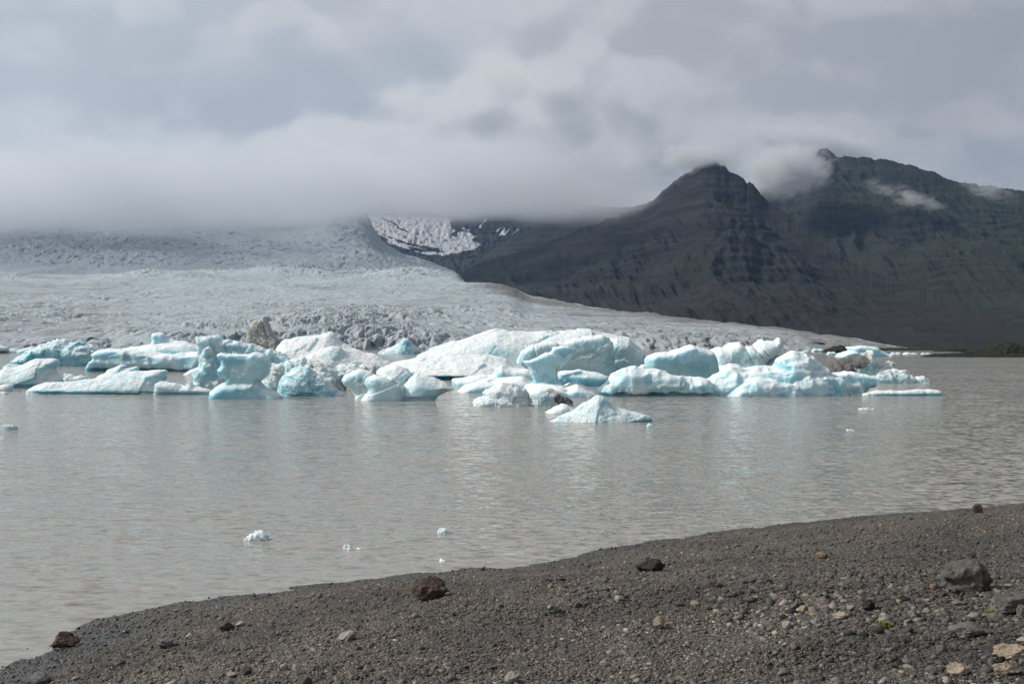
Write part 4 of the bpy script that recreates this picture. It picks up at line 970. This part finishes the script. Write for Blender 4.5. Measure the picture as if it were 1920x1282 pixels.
# ------------------------------------------------------------------ far shore on the right
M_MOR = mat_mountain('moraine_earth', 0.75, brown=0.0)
def moraine(name, label, base, lumps, style='grit', amp=0.5, **k):
    o = berg(name, label, base, lumps, style, mat=M_MOR, cat='x', vox=1.2, amp=amp, **k)
    del o['category']; o['kind'] = 'structure'
    a = o.data.attributes.new('moss', 'FLOAT', 'POINT'); a.data.foreach_set('value', np.full(len(o.data.vertices), 0.9, np.float32))
moraine('moraine_spit', 'dark spit of land with a mossy mound at the right edge of the lake', 670, [
    lp([(1735, 667), (1755, 664), (1790, 662), (1820, 659), (1850, 657), (1900, 656), (1960, 655), (2100, 650), (2250, 640), (2300, 668)], D=160, r=16, e=1.4),
    lp([(1800, 668), (1825, 658), (1845, 652), (1858, 645), (1876, 640), (1890, 642), (1920, 645), (1980, 640), (2060, 646), (2120, 668)], D=120, r=24, e=1.4, back=30)])
moraine('moraine_mound', 'low brown mound at the water under the glacier snout', 661, [
    lp([(1540, 663), (1550, 654), (1562, 650), (1576, 649), (1588, 653), (1598, 663)], D=60, r=10, e=1.6)], amp=0.3)
moraine('moraine_mound', 'low pale grey mound on the far shore left of the spit', 659.5, [
    lp([(1740, 661), (1765, 655), (1780, 650), (1795, 651), (1810, 656), (1822, 661)], D=60, r=9, e=1.6)], amp=0.3)
moraine('far_shore', 'flat dark far shore below the mountains', 657.5, [
    lp([(1560, 659), (1640, 654), (1720, 653), (1820, 652), (2000, 650), (2300, 645), (2500, 659)], D=400, r=7, e=1.5)], amp=0.3)

# ------------------------------------------------------------------ stones on the beach
V2, T2 = ico(5)
def rock_mesh(name, seed, chops=7, ax=(1, 0.8, 0.6), rough=0.06, mat=None, lump=0.22, sub=None):
    v = V2 if sub is None else ico(sub)[0]; T = T2 if sub is None else ico(sub)[1]
    rng = np.random.default_rng(seed); v = v.copy()
    v = v * (1 + lump * n3(v[:, 0] * 1.3 + seed, v[:, 1] * 1.3, v[:, 2] * 1.3, seed))[:, None]
    for _ in range(chops):
        n = rng.normal(size=3); n /= np.linalg.norm(n); h = rng.uniform(0.55, 0.85)
        over = np.maximum(v @ n - h, 0); v = v - np.outer(over * 0.96, n)
    r = rough * (fbm3(v[:, 0] * 3.4, v[:, 1] * 3.4, v[:, 2] * 3.4, 5, seed + 3, 0.62) + 0.6 * facets(v[:, 0] * 2.6 + seed, v[:, 1] * 2.6, v[:, 2] * 2.6, seed + 4))
    v = v * (1 + r)[:, None]
    mx = np.abs(v).max(0); v = v / mx * np.array(ax)
    return mesh_np(name, v, T, mat, smooth=True, tris=True)

def stone(name, label, x0, x1, top, bot, mat, seed, cat='stone', group=None, chops=7, depth=0.8, sink=0.12, tilt=0.0, notch=None, rough=0.09, rz=0.0, lump=0.22, sub=None):
    X, Y, z = ground_hit((x0 + x1) / 2, bot)
    s = Y / F; w = (x1 - x0) * s / 2; h = (bot - top) * s / 2
    h = h * (1 + sink)
    me = rock_mesh(name, seed, chops, (w, w * depth, h), rough, mat, lump, sub)
    Yc = Y + w * depth * 0.7
    zc = float(ground_z(np.array([X]), np.array([Yc]))[0][0])
    if notch:
        co = np.zeros(len(me.vertices) * 3, np.float32); me.vertices.foreach_get('co', co); co = co.reshape(-1, 3)
        co[:, 2] -= h * notch[2] * np.exp(-((co[:, 0] / w - notch[0]) / notch[1]) ** 2) * np.clip(co[:, 2] / h + 0.3, 0, 1)
        me.vertices.foreach_set('co', co.ravel()); me.update()
    o = link(name, me, label, cat, group, loc=(X * Yc / Y, Yc, min(z, zc) + h * (1 - 2 * sink)))
    o.rotation_euler = (0, tilt, rz)
    return o
M_BASALT = mat_rock('basalt', (0.060, 0.057, 0.052), (0.15, 0.143, 0.13), (0.21, 0.20, 0.18), 2.2, 0.07)
M_BLACK = mat_rock('black_lava', (0.012, 0.011, 0.011), (0.030, 0.028, 0.027), None, 4, 0.04)
M_REDB = mat_rock('red_brown_lava', (0.040, 0.026, 0.020), (0.105, 0.066, 0.047), (0.13, 0.10, 0.08), 3.5, 0.05)
M_GREY = mat_rock('grey_slate', (0.085, 0.085, 0.085), (0.16, 0.16, 0.158), None, 5, 0.02)
M_TAN = mat_rock('tan_rhyolite', (0.23, 0.175, 0.125), (0.42, 0.35, 0.27), (0.17, 0.12, 0.085), 5, 0.02)
M_PALE = mat_rock('pale_stone', (0.19, 0.18, 0.16), (0.33, 0.31, 0.275), None, 6, 0.015)
M_ORNG = mat_rock('orange_stone', (0.15, 0.095, 0.06), (0.24, 0.165, 0.11), None, 6, 0.015)
M_RED = mat_rock('dull_red_stone', (0.052, 0.038, 0.034), (0.10, 0.074, 0.066), None, 6, 0.015)

stone('boulder', 'red brown lava boulder on the gravel near the waterline', 769, 842, 1079, 1125, M_REDB, 24, 'boulder', chops=6, depth=0.75, lump=0.10, sink=0.28)
stone('boulder', 'black wedge shaped boulder on the upper beach', 1184, 1248, 1045, 1071, M_BLACK, 35, 'boulder', chops=8, depth=0.6, sink=0.25)
stone('boulder', 'large grey boulder with a cleft top, biggest on the beach', 1758, 1875, 1045, 1115, M_BASALT, 47, 'boulder', chops=6, depth=0.8, rough=0.11, lump=0.14, notch=(0.30, 0.09, 0.28), sink=0.25)
stone('rock', 'brown rock at the water edge in the lower left', 93, 150, 1185, 1216, M_REDB, 52, 'rock', chops=5, depth=0.6)
stone('rock', 'small dark rock on the waterline far right', 1823, 1846, 944, 961, M_REDB, 63, 'rock', chops=5)
stone('stone', 'dark red stone lying on the gravel above the flat slate slab', 408, 441, 1165, 1181, M_RED, 71)
stone('stone', 'small pale chip beside the dark red stone', 441, 462, 1164, 1174, M_PALE, 72, sub=3)
stone('stone', 'flat pale stone in the middle of the lower gravel', 631, 670, 1184, 1201, M_PALE, 73, chops=5, depth=0.7, tilt=-0.2)
stone('stone', 'flat grey slate slab on the left of the gravel', 291, 337, 1197, 1213, M_GREY, 74, chops=5, depth=0.6)
stone('stone', 'long grey slab in the lower left corner', 42, 102, 1262, 1285, M_GREY, 75, chops=6, depth=0.5)
stone('stone', 'squarish dull red stone near the bottom left edge', 452, 475, 1250, 1266, M_RED, 76, chops=9, sub=3)
stone('stone', 'oval pale stone left of the squarish red stone', 424, 446, 1259, 1271, M_PALE, 77, chops=3, sub=3)
stone('stone', 'pale pointed chip of rock right of the squarish red stone', 525, 542, 1244, 1257, M_PALE, 78, chops=9, sub=3)
stone('stone', 'dark red stone cut by the bottom edge', 558, 588, 1269, 1288, M_RED, 79, chops=7)
stone('stone', 'pale angular stone at the bottom edge in the middle', 943, 977, 1261, 1283, M_PALE, 80, chops=9, tilt=-0.3)
stone('stone', 'small dull green grey stone left of the pale angular stone at the bottom', 838, 858, 1262, 1276, M_GREY, 81, sub=3)
stone('stone', 'brown three sided stone alone on the middle gravel', 1224, 1250, 1155, 1179, M_TAN, 82, chops=10, depth=0.7)
stone('stone', 'small white stone below the black boulder', 1149, 1172, 1116, 1127, M_PALE, 83, sub=3)
stone('stone', 'upright ochre stone left of the small moss tuft', 1464, 1484, 1162, 1180, M_TAN, 84, chops=9, sub=3)
stone('stone', 'dark conical stone among the cobbles', 1614, 1642, 1124, 1146, M_BLACK, 85, chops=9, depth=0.8)
stone('stone', 'brown grey stone, upper left of the cobble cluster', 1482, 1512, 1125, 1142, M_BASALT, 86)
stone('stone', 'dark flat stone under the cobble cluster', 1470, 1498, 1141, 1153, M_BLACK, 87, sub=3)
stone('stone', 'tan grey stone on the right of the cobble cluster', 1496, 1518, 1134, 1150, M_TAN, 88, sub=3)
stone('stone', 'wide reddish tan stone right of the cobble cluster', 1562, 1592, 1148, 1161, M_TAN, 89)
stone('stone', 'orange stone at the left foot of the large boulder', 1743, 1761, 1093, 1107, M_ORNG, 90, sub=3)
stone('stone', 'small dark stone above the large boulder', 1821, 1834, 1036, 1044, M_BLACK, 91, sub=3)
stone('stone', 'weathered orange stone on the upper beach', 1530, 1552, 1034, 1047, M_ORNG, 92, sub=3, depth=1.2)
stone('stone', 'low blue grey slab right of the small moss tuft', 1781, 1862, 1166, 1196, M_GREY, 93, chops=6, depth=0.6, rough=0.08)
stone('boulder', 'sloping dark slab cut by the right edge', 1850, 1960, 1112, 1152, M_BASALT, 94, 'boulder', chops=6, depth=0.5, tilt=-0.2)
stone('stone', 'round brown stone at the right edge below the sloping slab', 1903, 1940, 1134, 1158, M_BASALT, 95)
stone('stone', 'pale tan block at the lower right', 1772, 1818, 1242, 1268, M_TAN, 96, chops=9, depth=0.7)
stone('stone', 'flat tan stone with a dark underside in the lower right corner', 1860, 1915, 1239, 1267, M_TAN, 97, chops=8, depth=0.7)
stone('stone', 'layered brown rock at the right edge above the tan stones', 1858, 1935, 1209, 1240, M_TAN, 98, chops=7, depth=0.6, rough=0.10)
stone('stone', 'small blue grey stone at the lower right of the middle', 1456, 1482, 1252, 1268, M_GREY, 99, sub=3)
stone('stone', 'grey stone below the small moss tuft', 1752, 1774, 1208, 1224, M_GREY, 101, sub=3)
stone('stone', 'tan chip at the right edge above the layered rock', 1905, 1930, 1194, 1205, M_TAN, 102, sub=3)
for i, (a, b, c, d) in enumerate([(24, 36, 1214, 1221), (34, 42, 1213, 1220), (48, 56, 1215, 1221)]):
    stone('stone', 'small dark stone poking out of the shallows in the lower left', a, b, c, d, M_BLACK, 110 + i, group='stones in the shallows', sub=2)
# the strip of cobbles: a few stones, copied one by one
rng = np.random.default_rng(12)
groups = [('cobbles left of the large boulder', 'fist sized stone in the strip of cobbles left of the large grey boulder', (1390, 1760, 1090, 1165), 90),
          ('cobbles below the large boulder', 'fist sized stone strewn below the large grey boulder', (1765, 1915, 1112, 1165), 40),
          ('stones of the upper beach', 'stone in the thin scatter of stones on the beach below the black boulder', (1010, 1400, 1085, 1150), 26),
          ('stones of the lower beach', 'small stone strewn over the lower right gravel', (1480, 1900, 1180, 1270), 30)]
mats = [M_BASALT, M_GREY, M_TAN, M_PALE, M_BLACK, M_BASALT, M_GREY, M_RED]
protos = [rock_mesh('cobble', 200 + i, 8, (1, 0.5 + 0.04 * (i % 8), 0.38 + 0.03 * (i % 8)), 0.16, mats[i % 8], 0.3, sub=3) for i in range(16)]
for grp, lab, (xa, xb, ya, yb), n in groups:
    for i in range(n):
        px, py = rng.uniform(xa, xb), rng.uniform(ya, yb)
        X, Y, z = ground_hit(px, py)
        w = min(math.exp(rng.normal(math.log(7.5), 0.35)), 14) * Y / F
        o = link('cobble', protos[rng.integers(16)], lab, 'stone', grp, loc=(X, Y, z + 0.22 * w))
        o.scale = (w, w, w); o.rotation_euler = (rng.normal(0, 0.2), rng.normal(0, 0.2), rng.uniform(0, 6.28))

# moss cushions
def mat_moss():
    m, t, out = material('bright_moss')
    c = t.attr('tint', 0)
    principled(t, out, c, 0.8, None, 0.2)
    return m
M_MOSS = mat_moss()
def moss(label, x0, x1, top, bot, seed, n=700):
    r = np.random.default_rng(seed)
    X, Y, z = ground_hit((x0 + x1) / 2, bot); s = Y / F; w = (x1 - x0) / 2 * s; h = (bot - top) * s
    clump = r.uniform(-0.8, 0.8, (7, 2)); k = r.integers(0, 7, n)
    px = (clump[k, 0] + r.normal(0, 0.2, n)) * w; py = (clump[k, 1] * 0.6 + r.normal(0, 0.2, n)) * w
    hh = h * r.uniform(0.25, 0.85, n) * np.exp(-(px / w) ** 2)
    L0 = 0.011 * r.uniform(0.6, 1.5, n); a = r.uniform(0, 6.28, n); tl = r.uniform(0.1, 1.2, n)
    d = np.stack([np.cos(a) * np.cos(tl), np.sin(a) * np.cos(tl), np.sin(tl)], 1) * L0[:, None]
    e = np.stack([-np.sin(a), np.cos(a), 0 * a], 1) * L0[:, None] * 0.4
    c = np.stack([px, py, hh], 1)
    V = np.stack([c - e, c + e, c + e * 0.6 + d, c - e * 0.6 + d], 1).reshape(-1, 3)
    t = np.array((0.16, 0.19, 0.045)) * r.uniform(0.6, 1.5, (n, 1)) * np.array([1, 1, 1])[None]
    me = mesh_np('moss_tuft', V, np.arange(4 * n).reshape(-1, 4), M_MOSS, {'tint': np.repeat(t, 4, 0)}, smooth=False)
    Yc = Y + 0.3 * w
    link('moss_tuft', me, label, 'moss', loc=(X, Yc, float(ground_z(np.array([X]), np.array([Yc]))[0][0]) - 0.005))
moss('bright green moss patch at the foot of the sloping slab, right edge', 1856, 1906, 1135, 1152, 5, 1300)
moss('small yellow green moss tuft among the stones of the lower right', 1640, 1680, 1163, 1178, 6, 800)

# ------------------------------------------------------------------ mist and haze
def cloudlet(name, label, cx, cy, Y, wx, wy, depth, mat, tilt=0.0):  # volume of low cloud lying against a peak
    V, T = ico(4)
    me = mesh_np(name, V, T, mat, tris=True)
    p = pt(cx, cy, Y); s = Y / F
    o = link(name, me, label, None, kind='stuff', loc=p)
    o.scale = (wx * s, depth, wy * s); o.rotation_euler = (0, tilt, 0)
    return o
MC = (0.80, 0.82, 0.85)
cloudlet('cloudlet', 'thin mist over the tip of the pyramid shaped mountain', 1305, 298, 4080, 135, 50, 260, mat_cloudlet('peak_cloud', 0.030, (0.006, 0.006, 0.010), MC), 0.1)
cloudlet('cloudlet', 'white tongue of cloud spilling between the two peaks', 1470, 320, 4800, 125, 78, 330, mat_cloudlet('saddle_cloud', 0.036, (0.0075, 0.0075, 0.010), MC, (0.34, 0.60)), 0.0)
cloudlet('cloudlet', 'cloud cap drifting over the highest ridge', 1520, 274, 6100, 260, 58, 320, mat_cloudlet('cap_cloud', 0.024, (0.004, 0.004, 0.010), MC, (0.36, 0.66)), 0.15)
cloudlet('cloudlet', 'thin torn shred of cloud across the face of the ridge', 1700, 368, 4600, 155, 34, 120, mat_cloudlet('shred_cloud', 0.017, (0.006, 0.006, 0.014), MC, (0.48, 0.72)), 0.30)
cloudlet('cloudlet', 'faint shred of cloud near the right end of the ridge', 1850, 350, 4700, 125, 42, 140, mat_cloudlet('end_cloud', 0.011, (0.006, 0.006, 0.015), MC, (0.48, 0.72)), 0.35)

def cloud_bank():
    """low cloud base resting on the upper glacier and the far peaks"""
    m, t, out = material('cloud_base')
    geo = t.new('ShaderNodeNewGeometry'); pos = geo.outputs['Position']
    sep = t.new('ShaderNodeSeparateXYZ'); t.l.new(pos, sep.inputs[0])
    n = t.noise(t.mapping(pos, (0.0028, 0.0028, 0.005)), 1.0, 2, 0.5, 0.0)
    slope = t.math('MULTIPLY', t.math('SUBTRACT', sep.outputs[1], 4400.0), 0.112)      # the base follows the sight line up the slope
    nt0 = t.noise(t.mapping(pos, (0.0013, 0.0013, 0.002), loc=(7, 2, 5)), 1.0, 2, 0.5, 0.0)
    z = t.math('SUBTRACT', sep.outputs[2], slope)
    z = t.math('ADD', z, t.math('ADD', t.math('MULTIPLY', t.math('ADD', t.math('SUBTRACT', n, 0.5), t.math('MULTIPLY', t.math('SUBTRACT', nt0, 0.5), 1.8)), 120.0), t.rng(sep.outputs[0], -300.0, -1300.0, 0.0, 34.0)))
    d = t.rng(z, 480.0, 600.0)
    nt = t.noise(t.mapping(pos, (0.0016, 0.0016, 0.0028), loc=(3, 1, 2)), 1.0, 3, 0.6, 0.0)
    zt = t.math('ADD', z, t.math('MULTIPLY', t.math('SUBTRACT', nt, 0.5), 560.0))
    d = t.math('MULTIPLY', d, t.rng(zt, 800.0, 560.0))
    xl = t.rng(t.math('ADD', sep.outputs[0], t.math('MULTIPLY', t.math('SUBTRACT', nt, 0.5), 900.0)), 560.0, -60.0)
    d = t.math('MULTIPLY', d, xl)
    v = t.new('ShaderNodeVolumePrincipled'); t.put(v.inputs['Density'], t.math('MULTIPLY', d, 0.0075))
    v.inputs['Color'].default_value = (0.78, 0.81, 0.85, 1); v.inputs['Anisotropy'].default_value = 0.2
    t.l.new(v.outputs[0], out.inputs['Volume'])
    xa, xb = -4200.0, 900.0
    ys = np.array([3500.0, 4000, 4500, 5000]); V = []
    for y in ys:
        for x in (xa, xb):
            b = 0.112 * (y - 4400)
            V += [(x, y, 400 + b), (x, y, 1000 + b)]
    V = np.array(V); Q = []
    for i in range(3):
        a = i * 4; b = a + 4
        Q += [(a, a + 2, b + 2, b), (a + 1, b + 1, b + 3, a + 3), (a, b, b + 1, a + 1), (a + 2, a + 3, b + 3, b + 2)]
    Q += [(0, 1, 3, 2), (12, 14, 15, 13)]
    me = mesh_np('cloud_bank', V, np.array(Q)[:, ::-1], m, smooth=False)
    link('cloud_bank', me, 'grey cloud base resting on the upper glacier', None, kind='stuff')
cloud_bank()

def haze():
    m, t, out = material('haze_air')
    v = t.new('ShaderNodeVolumePrincipled'); v.inputs['Density'].default_value = 2.0e-5
    v.inputs['Color'].default_value = (0.36, 0.62, 1.0, 1); v.inputs['Anisotropy'].default_value = 0.25
    t.l.new(v.outputs[0], out.inputs['Volume'])
    x, y0, y1, z0, z1 = 6500.0, -400.0, 9500.0, -160.0, 1300.0
    V = np.array([(sx * x, y, z) for z in (z0, z1) for y in (y0, y1) for sx in (-1, 1)])
    Q = np.array([(0, 2, 3, 1), (4, 5, 7, 6), (0, 1, 5, 4), (2, 6, 7, 3), (0, 4, 6, 2), (1, 3, 7, 5)])
    link('haze', mesh_np('haze', V, Q, m, smooth=False), 'thin blue air haze', None, kind='stuff')
haze()

# ------------------------------------------------------------------ render settings
sc.view_settings.view_transform = 'Standard'; sc.view_settings.look = 'None'
sc.view_settings.exposure = 0.0; sc.view_settings.gamma = 1.0
c = sc.cycles
c.use_denoising = True
try: c.denoiser = 'OPENIMAGEDENOISE'
except Exception: pass
c.max_bounces = 7; c.diffuse_bounces = 3; c.glossy_bounces = 3; c.volume_bounces = 3; c.transparent_max_bounces = 12
c.volume_step_rate = 2.5; c.volume_max_steps = 48
c.sample_clamp_indirect = 6.0; c.sample_clamp_direct = 12.0
